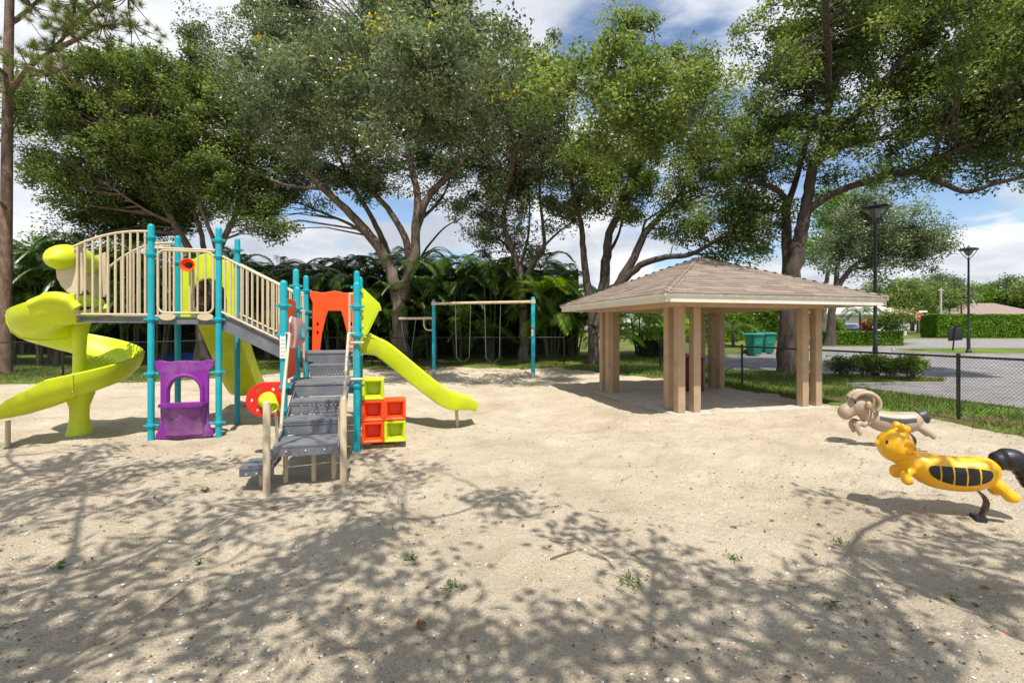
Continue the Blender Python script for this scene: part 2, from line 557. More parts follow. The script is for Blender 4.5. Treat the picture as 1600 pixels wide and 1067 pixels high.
LAWN = bpy.data.materials.new('lawn_turf')
LAWN.use_nodes = True
t = LAWN.node_tree
b = t.nodes['Principled BSDF']
b.inputs['Roughness'].default_value = .9
b.inputs['Specular IOR Level'].default_value = .2
tc = t.nodes.new('ShaderNodeTexCoord')
n1 = t.nodes.new('ShaderNodeTexNoise'); n1.inputs['Scale'].default_value = .55; n1.inputs['Detail'].default_value = 7; n1.inputs['Roughness'].default_value = .62
n2 = t.nodes.new('ShaderNodeTexNoise'); n2.inputs['Scale'].default_value = 14; n2.inputs['Detail'].default_value = 6; n2.inputs['Roughness'].default_value = .7
t.links.new(tc.outputs['Object'], n1.inputs['Vector']); t.links.new(tc.outputs['Object'], n2.inputs['Vector'])
r1 = t.nodes.new('ShaderNodeValToRGB')
for p, c in ((.34, (.19, .125, .07, 1)), (.46, (.13, .13, .035, 1)), (.55, (.125, .21, .024, 1)), (.75, (.17, .27, .03, 1))):
    e = r1.color_ramp.elements.new(p); e.color = c
r1.color_ramp.elements.remove(r1.color_ramp.elements[0]); r1.color_ramp.elements.remove(r1.color_ramp.elements[-1])
t.links.new(n1.outputs[0], r1.inputs[0])
r2 = t.nodes.new('ShaderNodeValToRGB')
r2.color_ramp.elements[0].position, r2.color_ramp.elements[0].color = .3, (.45, .45, .45, 1)
r2.color_ramp.elements[1].position, r2.color_ramp.elements[1].color = .7, (1.25, 1.25, 1.25, 1)
t.links.new(n2.outputs[0], r2.inputs[0])
mx = t.nodes.new('ShaderNodeMix'); mx.data_type = 'RGBA'; mx.blend_type = 'MULTIPLY'; mx.inputs['Factor'].default_value = 1
t.links.new(r1.outputs[0], mx.inputs['A']); t.links.new(r2.outputs[0], mx.inputs['B'])
t.links.new(mx.outputs['Result'], b.inputs['Base Color'])
bp = t.nodes.new('ShaderNodeBump'); bp.inputs['Strength'].default_value = .8; bp.inputs['Distance'].default_value = .05
t.links.new(n2.outputs[0], bp.inputs['Height']); t.links.new(bp.outputs[0], b.inputs['Normal'])

SANDM = bpy.data.materials.new('beige_play_sand')
SANDM.use_nodes = True
t = SANDM.node_tree
b = t.nodes['Principled BSDF']
b.inputs['Roughness'].default_value = .95
b.inputs['Specular IOR Level'].default_value = .15
tc = t.nodes.new('ShaderNodeTexCoord')
def tnoise(scale, detail, rough):
    n = t.nodes.new('ShaderNodeTexNoise')
    n.inputs['Scale'].default_value, n.inputs['Detail'].default_value, n.inputs['Roughness'].default_value = scale, detail, rough
    t.links.new(tc.outputs['Object'], n.inputs['Vector'])
    return n.outputs[0]
def tramp(src, stops):
    r = t.nodes.new('ShaderNodeValToRGB')
    el = r.color_ramp.elements
    el[0].position, el[0].color = stops[0][0], (*stops[0][1], 1)
    el[1].position, el[1].color = stops[-1][0], (*stops[-1][1], 1)
    for p, c in stops[1:-1]:
        e = el.new(p); e.color = (*c, 1)
    t.links.new(src, r.inputs[0])
    return r.outputs[0]
def tmix(mode, fac, a, b_):
    m_ = t.nodes.new('ShaderNodeMix'); m_.data_type = 'RGBA'; m_.blend_type = mode
    m_.inputs['Factor'].default_value = fac
    t.links.new(a, m_.inputs['A']); t.links.new(b_, m_.inputs['B'])
    return m_.outputs['Result']
base = tramp(tnoise(.8, 8, .6), [(.3, (.465, .385, .28)), (.5, (.575, .487, .362)), (.7, (.65, .56, .43))])
grain = tramp(tnoise(70, 7, .78), [(.30, (.45, .43, .41)), (.5, (1, 1, 1)), (.70, (1.35, 1.33, 1.3))])
debris = tramp(tnoise(28, 8, .8), [(.27, (.40, .34, .28)), (.39, (1, 1, 1)), (.7, (1.05, 1.05, 1.05))])
col = tmix('MULTIPLY', 1.0, tmix('MULTIPLY', .95, base, grain), debris)
t.links.new(col, b.inputs['Base Color'])
hsum = t.nodes.new('ShaderNodeMath'); hsum.operation = 'MULTIPLY_ADD'
t.links.new(tnoise(9, 8, .68), hsum.inputs[0]); hsum.inputs[1].default_value = 2.2
t.links.new(tnoise(55, 6, .7), hsum.inputs[2])
bp = t.nodes.new('ShaderNodeBump'); bp.inputs['Strength'].default_value = 1.0; bp.inputs['Distance'].default_value = .030
t.links.new(hsum.outputs[0], bp.inputs['Height']); t.links.new(bp.outputs[0], b.inputs['Normal'])

lawn = link('lawn', grid_mesh('lawn', ax(-26, 18, .2, -700, 700), ax(3, 34, .2, -300, 1100), lawn_z), LAWN)
tag(lawn, 'green lawn and grass verges around the playground and street', kind='structure')
_sx = np.concatenate([np.arange(-30, -9, .2), np.arange(-9, 8.8, .065), np.arange(8.8, 10.2, .1)])
_sy = np.concatenate([np.arange(-11, 1.2, .25), np.arange(1.2, 11, .065), np.arange(11, 20.4, .12)])
sand = link('sand', grid_mesh('sand', _sx, _sy, sand_z, keep=lambda x, y: sdf(SAND, x, y) > -.55), SANDM)
tag(sand, 'pale beige sand covering the playground', kind='structure')
lot = link('asphalt_driveway', grid_mesh('asphalt_driveway', np.arange(7.5, 82, .5), np.arange(-13, 50, .5), lambda x, y: g(y) + .012,
                                         keep=lambda x, y: sdf(LOT, x, y) > -.5), ASPH)
tag(lot, 'grey asphalt driveway and street beyond the fence', kind='structure')

def kerb(path, name='kerb'):
    mb = MB()
    pts = []
    for i in range(len(path) - 1):
        a, b_ = Vector(path[i]), Vector(path[i + 1])
        n = max(1, int((b_ - a).length / .9))
        pts += [a.lerp(b_, k / n) for k in range(n)]
    pts.append(Vector(path[-1]))
    rings = []
    for i, p in enumerate(pts):
        t_ = (pts[min(i + 1, len(pts) - 1)] - pts[max(i - 1, 0)]).normalized()
        n_ = Vector((-t_.y, t_.x))
        z = float(g(p.y))
        rings.append([Vector((p.x + n_.x * o, p.y + n_.y * o, z + h)) for o, h in ((-.08, -.2), (.08, -.2), (.08, .06), (.065, .085), (-.065, .085), (-.08, .06))])
    mb.loft(rings)
    o = mb.build(name, KERB, smooth=30)
    return tag(o, kind='structure')
tag(kerb([(15, -8), (12, 6), (10.7, 9.9), (10.2, 11.8), (9.9, 14.0)]), 'concrete kerb along the near edge of the driveway')
tag(kerb([(10.1, 14.35), (13.35, 14.55), (14.1, 15.4), (13.5, 16.35), (10.5, 17.15), (8.4, 18.1)]), 'concrete kerb around the lamp and shrub island')
tag(kerb([(8.6, 22.6), (11, 24.4), (14.6, 26.4)]), 'concrete kerb beside the green trash carts')
tag(kerb([(60, 25.6), (24.5, 25.7), (22.6, 28), (25, 31.1), (60, 31.4)]), 'concrete kerb around the far street lamp island')

# turf blades where the verges are near enough to show them
def scatter(n, x0, x1, y0, y1, ok):
    x, y = rng.uniform(x0, x1, n), rng.uniform(y0, y1, n)
    k = ok(x, y)
    return x[k], y[k]
gx, gy_ = [], []
for n, x0, x1, y0, y1 in ((90000, 6.3, 15, 3.5, 18.5), (60000, 1.2, 10, 14, 24), (60000, -20, -5, 14.3, 21)):
    x, y = scatter(n, x0, x1, y0, y1, lambda x, y: (sdf(SAND, x, y) < rng.uniform(-.35, .12, len(x))) & (sdf(LOT, x, y) < -.05) & (fbm(x * .9, y * .9) + rng.uniform(-.22, .22, len(x)) > -.03))
    gx.append(x); gy_.append(y)
gx, gy_ = np.concatenate(gx), np.concatenate(gy_)
n = len(gx)
gz = np.maximum(lawn_z(gx, gy_), g(gy_) - .05)
h = rng.uniform(.05, .12, n)
a = rng.uniform(0, 2 * np.pi, n)
lean = rng.uniform(.0, .07, n)
v = np.empty((n, 3, 3))
wd = rng.uniform(.006, .011, n)
v[:, 0] = np.stack([gx - np.sin(a) * wd, gy_ + np.cos(a) * wd, gz], 1)
v[:, 1] = np.stack([gx + np.sin(a) * wd, gy_ - np.cos(a) * wd, gz], 1)
v[:, 2] = np.stack([gx + np.cos(a) * lean, gy_ + np.sin(a) * lean, gz + h], 1)
tint = np.clip(rng.normal(.5, .22, n) + fbm(gx * .5, gy_ * .5) * .6 + (rng.random(n) < .16) * .5, 0, 1)
o = link('grass', np_mesh('grass', v.reshape(-1, 3), np.arange(n * 3), 3, np.repeat(tint, 3)), LEAF_GRASS)
tag(o, 'short green grass blades along the sand edge and verges', 'grass', kind='stuff')

# leaf litter under the trees and along the sand edge
def litter_pts(n, x0, x1, y0, y1, f):
    x, y = rng.uniform(x0, x1, n), rng.uniform(y0, y1, n)
    k = rng.random(n) < f(x, y)
    return x[k], y[k]
lx, ly = [], []
for args in ((26000, -12, 4, 17.0, 23.5, lambda x, y: np.exp(-((y - 20.2) / 1.5) ** 2) * .9),
             (9000, -20, -8, 13.6, 19, lambda x, y: np.exp(-(sdf(SAND, x, y) / .45) ** 2) * .9),
             (12000, 2, 10, 3, 19, lambda x, y: np.exp(-((sdf(SAND, x, y) - .05) / .3) ** 2) * .8),
             (5000, -9, 8, 1.6, 17, lambda x, y: .16 + 0 * x)):
    x, y = litter_pts(*args)
    lx.append(x); ly.append(y)
lx, ly = np.concatenate(lx), np.concatenate(ly)
ss = sdf(SAND, lx, ly)
lz = np.where(ss > 0.0, np.maximum(sand_z(lx, ly), lawn_z(lx, ly)), np.maximum(lawn_z(lx, ly), sand_z(lx, ly))) + .012
me = leaves('leaf_litter', np.stack([lx, ly, lz], 1), .055, .026, np.clip(rng.normal(.5, .28, len(lx)), 0, 1), up=2.5)
v = np.empty(len(me.vertices) * 3, dtype=np.float32)
me.vertices.foreach_get('co', v)
v = v.reshape(-1, 4, 3)
v[:, :, 2] = lz[:, None] + (v[:, :, 2] - lz[:, None]) * .3
me.vertices.foreach_set('co', v.ravel())
o = link('leaf_litter', me, LEAF_DEAD)
tag(o, 'fallen brown leaves on the sand and under the trees', 'leaf litter', kind='stuff')

# small shells, red berries and bark crumbs in the sand
def discs(name, n, rad, m, y1, label, cat, power=1.0, flat=.35, elong=1.5):
    y = 1.9 + (y1 - 1.9) * rng.random(n) ** power
    x = rng.uniform(-1.15, 1.15, n) * (y + .6)
    k = (sdf(SAND, x, y) > .4) & (fbm(x * .9 + 30, y * .9) + rng.uniform(-.3, .3, n) > -.08)
    x, y = x[k], y[k]
    z = sand_z(x, y)
    n = len(x)
    r_ = rad * np.exp(rng.normal(0, .38, n))
    a0 = rng.uniform(0, 6.28, n)
    tx, ty = rng.normal(0, .18, n), rng.normal(0, .18, n)
    K = 6
    v = np.empty((n, K + 1, 3))
    for i in range(K):
        an = 2 * np.pi * i / K
        ex, ey = np.cos(an) * r_ * elong, np.sin(an) * r_
        dx, dy = ex * np.cos(a0) - ey * np.sin(a0), ex * np.sin(a0) + ey * np.cos(a0)
        v[:, i] = np.stack([x + dx, y + dy, z + .001 + dx * tx + dy * ty], 1)
    v[:, K] = np.stack([x, y, z + r_ * flat + .003], 1)
    base_ = (np.arange(n) * (K + 1))[:, None, None]
    f = np.array([[i, (i + 1) % K, K] for i in range(K)])[None]
    me = np_mesh(name, v.reshape(-1, 3), (f + base_).reshape(-1), 3)
    return tag(link(name, me, m), label, cat, kind='stuff')
SHELL = mat('bleached_shell', (.74, .72, .68), .5, .12, 40)
BERRY = mat('red_berry', (.55, .02, .03), .4, .3, 30)
CRUMB = mat('bark_crumb', (.12, .075, .045), .9, .5, 30)
discs('shells', 6500, .0046, SHELL, 12, 'tiny bleached shell fragments strewn over the sand', 'shells', 1.2)
discs('berries', 130, .0055, BERRY, 7, 'small red berries dropped on the sand', 'berries', 1.0, .9, 1.05)
discs('bark_crumbs', 9000, .0042, CRUMB, 11, 'dark crumbs of bark and debris on the sand', 'bark crumbs', 1.1, .5, 1.9)
# ------------------------------------------------------------------ pavilion
PU, PV = Vector((.966, .259, 0)), Vector((-.259, .966, 0))
pav = empty('picnic_pavilion', (4.59, 11.65, 0), math.atan2(.259, .966), 'tan open picnic pavilion with brown shingled hip roof and clustered posts', 'pavilion')
HE, HB, ZE, ZT, ZA = 2.57, 1.72, 2.20, 2.37, 3.46
for sx in (-1, 1):
    for sy in (-1, 1):
        for dx, dy in ((0, 0), (-sx * .36, 0), (0, -sy * .36)):
            MB().box((sx * HB + dx, sy * HB + dy, 1.05), (.165, .165, 2.3), bev=.012).build('post', STUCCO, pav)
MB().box((0, 0, -.07), (3.85, 3.85, .2), bev=.02).build('concrete_slab', CONC, pav)
for sx, sy, L, ho in ((0, -1, 2 * HB + .26, 1), (0, 1, 2 * HB + .26, 1), (-1, 0, 2 * HB - .14, 0), (1, 0, 2 * HB - .14, 0)):
    MB().box((sx * HB, sy * HB, 2.19 + .06), (L if ho else .2, .2 if ho else L, .17)).build('beam', SOFFIT, pav)
MB().box((0, 0, 2.30), (2 * HE - .06, 2 * HE - .06, .03)).build('soffit', SOFFIT, pav)
for k in range(4):
    M = Matrix.Rotation(k * math.pi / 2, 3, 'Z')
    L = 2 * HE + (.0 if k % 2 else .05)
    mb = MB().box(M @ Vector((0, -HE, (ZE + ZT) / 2)), (L, .04, ZT - ZE), M=M)
    fb = mb.build('fascia', mat('cream_fascia', (.66, .61, .51), .55, .06, 3, .05, 40, grime=(.5, .45, .36, .4)), pav)
    MB().box(M @ Vector((0, -HE - .028, ZT - .035)), (L + .06, .02, .05), M=M).build('drip_edge', WHITEP, fb)
SLAB = mat('roof_felt', (.10, .075, .06), .9, .2, 8)
rf = MB()
e = HE + .035
rf.add([(-e, -e, ZT - .02), (e, -e, ZT - .02), (e, e, ZT - .02), (-e, e, ZT - .02), (0, 0, ZA - .02)], [(0, 1, 4), (1, 2, 4), (2, 3, 4), (3, 0, 4), (3, 2, 1, 0)])
roof = rf.build('roof', SLAB, pav, smooth=0)
SHM = []
for i, c in enumerate(((.235, .180, .142), (.285, .225, .178), (.205, .158, .126), (.26, .203, .16))):
    SHM.append(mat('brown_asphalt_shingle_%d' % i, c, .92, .22, 30, .5, 140))
slope = math.atan2(ZA - ZT, HE)
Lsl = math.hypot(ZA - ZT, HE + .03)
EXPO = .145
unit = []
for m in SHM:
    mb = MB()
    mb.add([(-.5, -.02, .0), (.5, -.02, .0), (.5, .20, -.006), (-.5, .20, -.006), (-.5, -.02, .009), (.5, -.02, .009), (.5, .20, .002), (-.5, .20, .002)],
           [(0, 3, 2, 1), (4, 5, 6, 7), (0, 1, 5, 4), (1, 2, 6, 5), (2, 3, 7, 6), (3, 0, 4, 7)])
    me = mb.mesh('shingle', 0)
    me.materials.append(m)
    unit.append(me)
rest = [MB() for _ in SHM]
for face in range(4):
    Rz = Matrix.Rotation(face * math.pi / 2, 4, 'Z')
    nrow = int(Lsl / EXPO) + 1
    for i in range(nrow):
        s = i * EXPO
        half = (HE + .05) * (1 - (s + .05) / Lsl)
        if half < .06:
            continue
        nt_ = max(1, round(2 * half / .37))
        wt = 2 * half / nt_
        off = (i % 2) * .5
        edges = [-half] + [-half + (k + off) * wt for k in range(1 if off == 0 else 0, nt_) if (k + off) > .05] + [half]
        for k in range(len(edges) - 1):
            w = edges[k + 1] - edges[k]
            if w < .02:
                continue
            cx = (edges[k] + edges[k + 1]) / 2
            M = Rz @ Matrix.Translation((cx, -(HE + .05) + s * math.cos(slope), ZT - .005 + s * math.sin(slope))) @ Matrix.Rotation(slope, 4, 'X') @ Matrix.Diagonal((w - .008, 1, 1, 1)) @ Matrix.Translation((0, 0, rng.uniform(0, .004)))
            im = int(rng.integers(0, 4))
            if face in (0, 3) and w > .2 and len([c_ for c_ in roof.children]) < 296:
                o = bpy.data.objects.new('shingle', unit[im])
                COL.objects.link(o)
                o.parent = roof
                o.matrix_local = M
            else:
                me = unit[im]
                rest[im].add([M @ v_.co for v_ in me.vertices], [tuple(p.vertices) for p in me.polygons])
for mb, m in zip(rest, SHM):
    if mb.v:
        mb.build('shingle_rows', m, roof, smooth=0)['kind'] = 'stuff'
for k in range(4):
    d = Matrix.Rotation(k * math.pi / 2, 3, 'Z') @ Vector((-1, -1, 0))
    nC = 18
    for i in range(nC):
        f0, f1 = i / nC, (i + 1.25) / nC
        def hp(f, side, up):
            c = Vector((d.x * (HE + .05) * (1 - f), d.y * (HE + .05) * (1 - f), ZT + (ZA - ZT) * f + .012 + up))
            pr = Vector((-d.y, d.x, 0)).normalized() * side * .11
            return c + pr + Vector((0, 0, -abs(side) * .040))
        f1 = min(f1, 1.0)
        vs_ = [hp(f0, -1, .014), hp(f0, 0, .016), hp(f0, 1, .014), hp(f1, -1, .004), hp(f1, 0, .006), hp(f1, 1, .004),
               hp(f0, -1, -.01), hp(f0, 0, -.01), hp(f0, 1, -.01)]
        MB().add(vs_, [(0, 1, 4, 3), (1, 2, 5, 4), (6, 7, 1, 0), (7, 8, 2, 1)]).build('ridge_cap', SHM[i % 4], roof, smooth=0)
# maroon receptacle under the roof
tr = empty('trash_receptacle', (4.95, 12.95, .06), .25, 'dark maroon slatted trash receptacle inside the pavilion', 'trash can')
for k in range(20):
    a_ = 2 * math.pi * k / 20
    M = Matrix.Rotation(a_, 3, 'Z')
    MB().box(M @ Vector((.26, 0, .42)), (.015, .068, .76), M=M).build('slat', MAROON, tr)
MB().lathe([(.24, .03), (.25, .06), (.25, .80), (.23, .80)], seg=20).build('liner', BLACKP, tr)
MB().lathe([(.29, .82), (.30, .85), (.22, .90), (.17, .91), (.17, .88)], seg=20).build('lid', MAROON, tr)
MB().lathe([(.26, .0), (.28, .01), (.28, .05), (.26, .06)], seg=20).build('base_ring', BLACKM, tr)

# ------------------------------------------------------------------ chain link fences
def fence(path, label, post_gap=3.0, H=1.22, pitch=.062, wr=.0024):
    root = empty('chain_link_fence', (path[0][0], path[0][1], float(g(path[0][1]))), 0, label, 'fence')
    ox, oy, oz = root.location
    wires = MB()
    for i in range(len(path) - 1):
        a, b_ = Vector(path[i]), Vector(path[i + 1])
        L = (b_ - a).length
        n = max(1, round(L / post_gap))
        P = lambda f: Vector((a.x + (b_.x - a.x) * f - ox, a.y + (b_.y - a.y) * f - oy, float(g(a.y + (b_.y - a.y) * f)) - oz))
        for k in range(n + (1 if i == len(path) - 2 else 0)):
            p = P(k / n)
            MB().tube([p + Vector((0, 0, -.25)), p + Vector((0, 0, H + .01)), p + Vector((0, 0, H + .035)), p + Vector((0, 0, H + .05))], [.03, .03, .034, .012], 10).build('post', BLACKM, root)
        MB().tube([P(k / (n * 2)) + Vector((0, 0, H - .015)) for k in range(n * 2 + 1)], .021, 8).build('top_rail', BLACKM, root)
        m_ = int(L / pitch)
        hgt = H - .08
        run = hgt / L
        tdir = (b_ - a).normalized()
        nrm = Vector((-tdir.y, tdir.x, 0))
        for k in range(-int(hgt / pitch) - 1, m_ + 1):
            for sgn in (1, -1):
                f0, f1 = k * pitch / L, k * pitch / L + run
                z0, z1 = (.05, .05 + hgt) if sgn > 0 else (.05 + hgt, .05)
                if f0 < 0:
                    z0 += (z1 - z0) * (-f0 / run); f0 = 0
                if f1 > 1:
                    z1 -= (z1 - z0) * ((f1 - 1) / (f1 - f0)) if f1 > f0 else 0; f1 = 1
                if f1 - f0 < 1e-4:
                    continue
                wires.tube([P(f0) + Vector((0, 0, z0)) + nrm * .004 * sgn, P(f1) + Vector((0, 0, z1)) + nrm * .004 * sgn], wr, 3, cap=False)
    o = wires.build('wire_mesh', BLACKM, root, smooth=0)
    o['kind'] = 'stuff'
    return root
fence([(9.55, 3.0), (8.18, 8.68), (6.8, 14.0), (5.7, 18.2)], 'black chain link fence between the pavilion and the driveway', 5.6)
fence([(-27, 15.6), (-12.5, 16.4), (-8.5, 19.6), (2.2, 20.0)], 'black chain link fence in front of the palm thicket', 3.0, pitch=.085)

# ------------------------------------------------------------------ swing set
def swing_chain(mb, a, b_, r_=.006):
    mb.tube([a, b_], r_, 6)
L_, R_ = Vector((-2.89, 17.5)), Vector((.73, 16.4))
sw = empty('swing_set', (L_.x, L_.y, float(g(17.5))), math.atan2(R_.y - L_.y, R_.x - L_.x), 'teal and beige swing set with belt seats and side arm before the palms', 'swing set')
BW = (R_ - L_).length
ZB = 2.56
for x, zt in ((0, 2.70), (BW, 2.72)):
    dz = float(g(17.5) - g(16.4)) if x else 0
    p = MB().tube([(x, 0, -.35 - dz), (x, 0, zt - .03), (x, 0, zt), (x, 0, zt + .015)], [.07, .07, .055, .02], 14).build('post', TEAL, sw)
    MB().lathe([(.075, -.06 - dz), (.078, .02 - dz), (.078, .12 - dz), (.072, .14 - dz)], (x, 0, 0), 14).build('foot_sleeve', STEEL, p)
MB().tube([(-.08, 0, ZB), (BW + .08, 0, ZB)], .05, 12).build('beam', BEIGE, sw)
for x in (0, BW):
    MB().lathe([(.075, ZB - .07), (.088, ZB - .06), (.088, ZB + .06), (.075, ZB + .07)], (x, 0, 0), 14).build('beam_clamp', BEIGE, sw)
ZA2 = 2.02
MB().tube([(-1.45, 0, ZA2), (.06, 0, ZA2)], .047, 12).build('side_arm', BEIGE, sw)
MB().tube(smooth_path([(-.40, 0, ZA2 - .03), (-.40, 0, ZA2 - .26), (-.32, 0, ZA2 - .40), (-.18, 0, ZA2 - .44), (0, 0, ZA2 - .44)]), .028, 10).build('arm_brace', BEIGE, sw)
for cx0, cx1, z0 in ((.86, 1.46, ZB), (2.0, 2.6, ZB)):
    s_ = empty('belt_swing', (0, 0, 0))
    s_.parent = sw
    for x in (cx0, cx1):
        mb = MB(); swing_chain(mb, (x, 0, z0 - .04), (x + (.05 if x == cx0 else -.05), 0, .62)); mb.build('chain', STEEL, s_)
    xs = np.linspace(cx0 + .05, cx1 - .05, 9)
    rings = []
    for x in xs:
        f = (x - cx0 - .05) / (cx1 - cx0 - .1)
        z = .62 - .18 * abs(math.sin(math.pi * f)) ** .8
        rings.append([Vector((x, -.08, z - .006)), Vector((x, .08, z - .006)), Vector((x, .08, z + .006)), Vector((x, -.08, z + .006))])
    MB().loft(rings).build('seat', RUBBER, s_)
s_ = empty('bucket_swing', (0, 0, 0)); s_.parent = sw
for x, x1 in ((-1.36, -1.16), (-.74, -.92)):
    mb = MB(); swing_chain(mb, (x, 0, ZA2 - .04), (x1, 0, .78)); mb.build('chain', STEEL, s_)
MB().lathe([(.05, .42), (.14, .43), (.17, .55), (.19, .72), (.20, .78), (.17, .78), (.15, .58), (.05, .47)], (-1.04, 0, 0), 16).build('seat', RUBBER, s_)
lab = MB().box((BW, -.071, 1.55), (.075, .006, .34)).build('warning_label', WHITEP, sw)
MB().box((BW, -.0755, 1.66), (.07, .004, .09)).build('red_band', RED, lab)

# ------------------------------------------------------------------ street lamps
def lamp(loc, label, H=5.75):
    r_ = empty('street_lamp', loc, 0, label, 'street lamp', 'black street lamps')
    MB().lathe([(.14, -.2), (.14, .12), (.11, .16), (.085, .2), (.08, .9), (.075, 1.0), (.062, 1.02), (.045, H - .55), (.06, H - .53), (.06, H - .46), (.04, H - .44)], seg=14).build('pole', BLACKM, r_)
    hd = MB().lathe([(.05, H - .02), (.40, H - .02), (.43, H), (.42, H + .05), (.28, H + .10), (.10, H + .13), (.05, H + .17), (.035, H + .24), (.01, H + .25)], seg=24).build('head', BLACKM, r_)
    for k in range(4):
        a_ = math.pi / 4 + k * math.pi / 2
        MB().tube(smooth_path([(.03 * math.cos(a_), .03 * math.sin(a_), H - .5), (.2 * math.cos(a_), .2 * math.sin(a_), H - .30), (.37 * math.cos(a_), .37 * math.sin(a_), H - .01)], 4), .018, 8).build('arm', BLACKM, r_)
    MB().lathe([(.04, H - .33), (.10, H - .30), (.22, H - .06), (.22, H - .03)], seg=18).build('lens', mat('frosted_lens', (.16, .16, .16), .25, .05), r_)
    MB().tube([(-.2, .25, H + .05), (-.2, .25, H + .16)], .03, 8).build('photocell', BLACKM, hd)
    return r_
lamp((12.5, 16.3, float(g(16.3)) + .04), 'tall black street lamp rising from the shrub island beside the pavilion')
lamp((25.45, 26.4, float(g(26.4)) + .04), 'farther black street lamp on the grass island near the tall hedge')

# ------------------------------------------------------------------ signs, carts, car
p0 = at_depth(1488, 28.5)
sg = empty('sign_board', p0, 0, 'black sign board seen from behind on a leaning post', 'sign')
MB().tube([(0, 0, -.2), (.10, 0, .75), (.22, 0, 1.55)], .04, 10).build('post', BLACKM, sg)
MB().box((.2, .05, 1.02), (.84, .04, .74), M=Matrix.Rotation(R(-5), 3, 'Y'), bev=.01).build('panel', BLACKM, sg)
MB().box((.24, .05, 1.47), (.16, .05, .16), bev=.01).build('cap', BLACKM, sg)
p0 = at_depth(1436, 55)
ss_ = empty('stop_sign', p0, 0, 'red octagonal stop sign on a post across the street', 'sign')
MB().tube([(0, 0, -.2), (0, 0, 2.6)], .03, 8).build('post', STEEL, ss_)
Mo = frame((0, -.05, 2.35), (1, 0, 0), (0, 0, 1))
oc = lambda r_: [(r_ * math.cos(R(22.5 + 45 * k)), r_ * math.sin(R(22.5 + 45 * k))) for k in range(8)]
plate('border', [oc(.46)], .012, Mo, WHITEP, ss_, .002)
plate('face', [oc(.425)], .012, frame((0, -.06, 2.35), (1, 0, 0), (0, 0, 1)), mat('sign_red', (.52, .012, .02), .4, .04), ss_, .002)
def text(body, size, M, m, parent, name='lettering'):
    cu = bpy.data.curves.new('tmp', 'FONT')
    cu.body, cu.size, cu.align_x, cu.align_y, cu.extrude = body, size, 'CENTER', 'CENTER', .003
    o = bpy.data.objects.new('tmp', cu); COL.objects.link(o)
    me = bpy.data.meshes.new_from_object(o.evaluated_get(bpy.context.evaluated_depsgraph_get()))
    bpy.data.objects.remove(o)
    me.transform(M); me.materials.clear(); me.name = name
    return link(name, me, m, parent)
text('STOP', .34, frame((0, -.072, 2.35), (1, 0, 0), (0, 0, 1)), WHITEP, ss_)
MB().box((.45, -.02, 2.9), (1.0, .02, .2)).build('street_name_blade', WHITEP, ss_)
MB().tube([(0, 0, 2.6), (0, 0, 2.95)], .02, 6).build('blade_bracket', STEEL, ss_)
def cart(loc, rz, label):
    c = empty('trash_cart', loc, rz, label, 'trash cart', 'green wheeled trash carts')
    def ring(w, d, z, r_=.06):
        return [Vector((x, y, z)) for x, y in rrect(-w / 2, -d / 2, w / 2, d / 2, r_, 3)]
    MB().loft([ring(.5, .52, .04), ring(.52, .56, .12), ring(.62, .74, .98), ring(.68, .80, 1.0), ring(.68, .80, 1.05)]).build('body', BINM, c)
    MB().loft([ring(.70, .86, 1.055), ring(.72, .88, 1.08), ring(.66, .80, 1.13), ring(.5, .6, 1.16)]).build('lid', BINM, c)
    MB().tube([(-.3, .50, 1.0), (.3, .50, 1.0)], .02, 8).build('handle', BINM, c)
    for s in (-1, 1):
        MB().lathe([(.05, -.03), (.14, -.03), (.14, .03), (.05, .03)], (s * .3, .30, .13), 16, Matrix.Rotation(R(90), 3, 'Y')).build('wheel', RUBBER, c)
    MB().box((0, -.34, .62), (.34, .02, .16)).build('front_panel', BINM, c)
    return c
p0 = at_depth(1178, 25.0); p0.z += .05
cart(p0, .25, 'green wheeled trash cart, the nearer and larger of the two')
p0 = at_depth(1198, 26.2); p0.z += .05
cart(p0, .1, 'green wheeled trash cart half hidden behind the nearer one')
p0 = at_depth(1319, 58)
car = empty('parked_car', p0, R(80), 'dark blue parked car in front of the white garage', 'car')
CARM = mat('dark_blue_car_paint', (.02, .03, .06), .25, .05, coat=.6)
prof = [(-2.1, .35), (2.1, .35), (2.15, .7), (1.2, .92), (.6, 1.38), (-1.0, 1.42), (-1.75, 1.0), (-2.15, .9)]
MB().loft([[Vector((x * .97, -.85, z)) for x, z in prof], [Vector((x, -.8, z)) for x, z in prof], [Vector((x, .8, z)) for x, z in prof], [Vector((x * .97, .85, z)) for x, z in prof]]).build('body', CARM, car, 25)
MB().add([(1.16, -.66, .96), (1.16, .66, .96), (.66, .62, 1.35), (.66, -.62, 1.35)], [(0, 1, 2, 3)]).build('windscreen', mat('car_glass', (.25, .3, .35), .05, .02), car, loc=(.03, 0, .02))
for x in (-1.35, 1.35):
    for y in (-.8, .8):
        MB().lathe([(.1, -.1), (.32, -.1), (.32, .1), (.1, .1)], (x, y, .32), 16, Matrix.Rotation(R(90), 3, 'X')).build('wheel', RUBBER, car)
for y in (-.6, .6):
    MB().box((2.12, y, .66), (.06, .3, .12)).build('headlight', WHITEP, car)

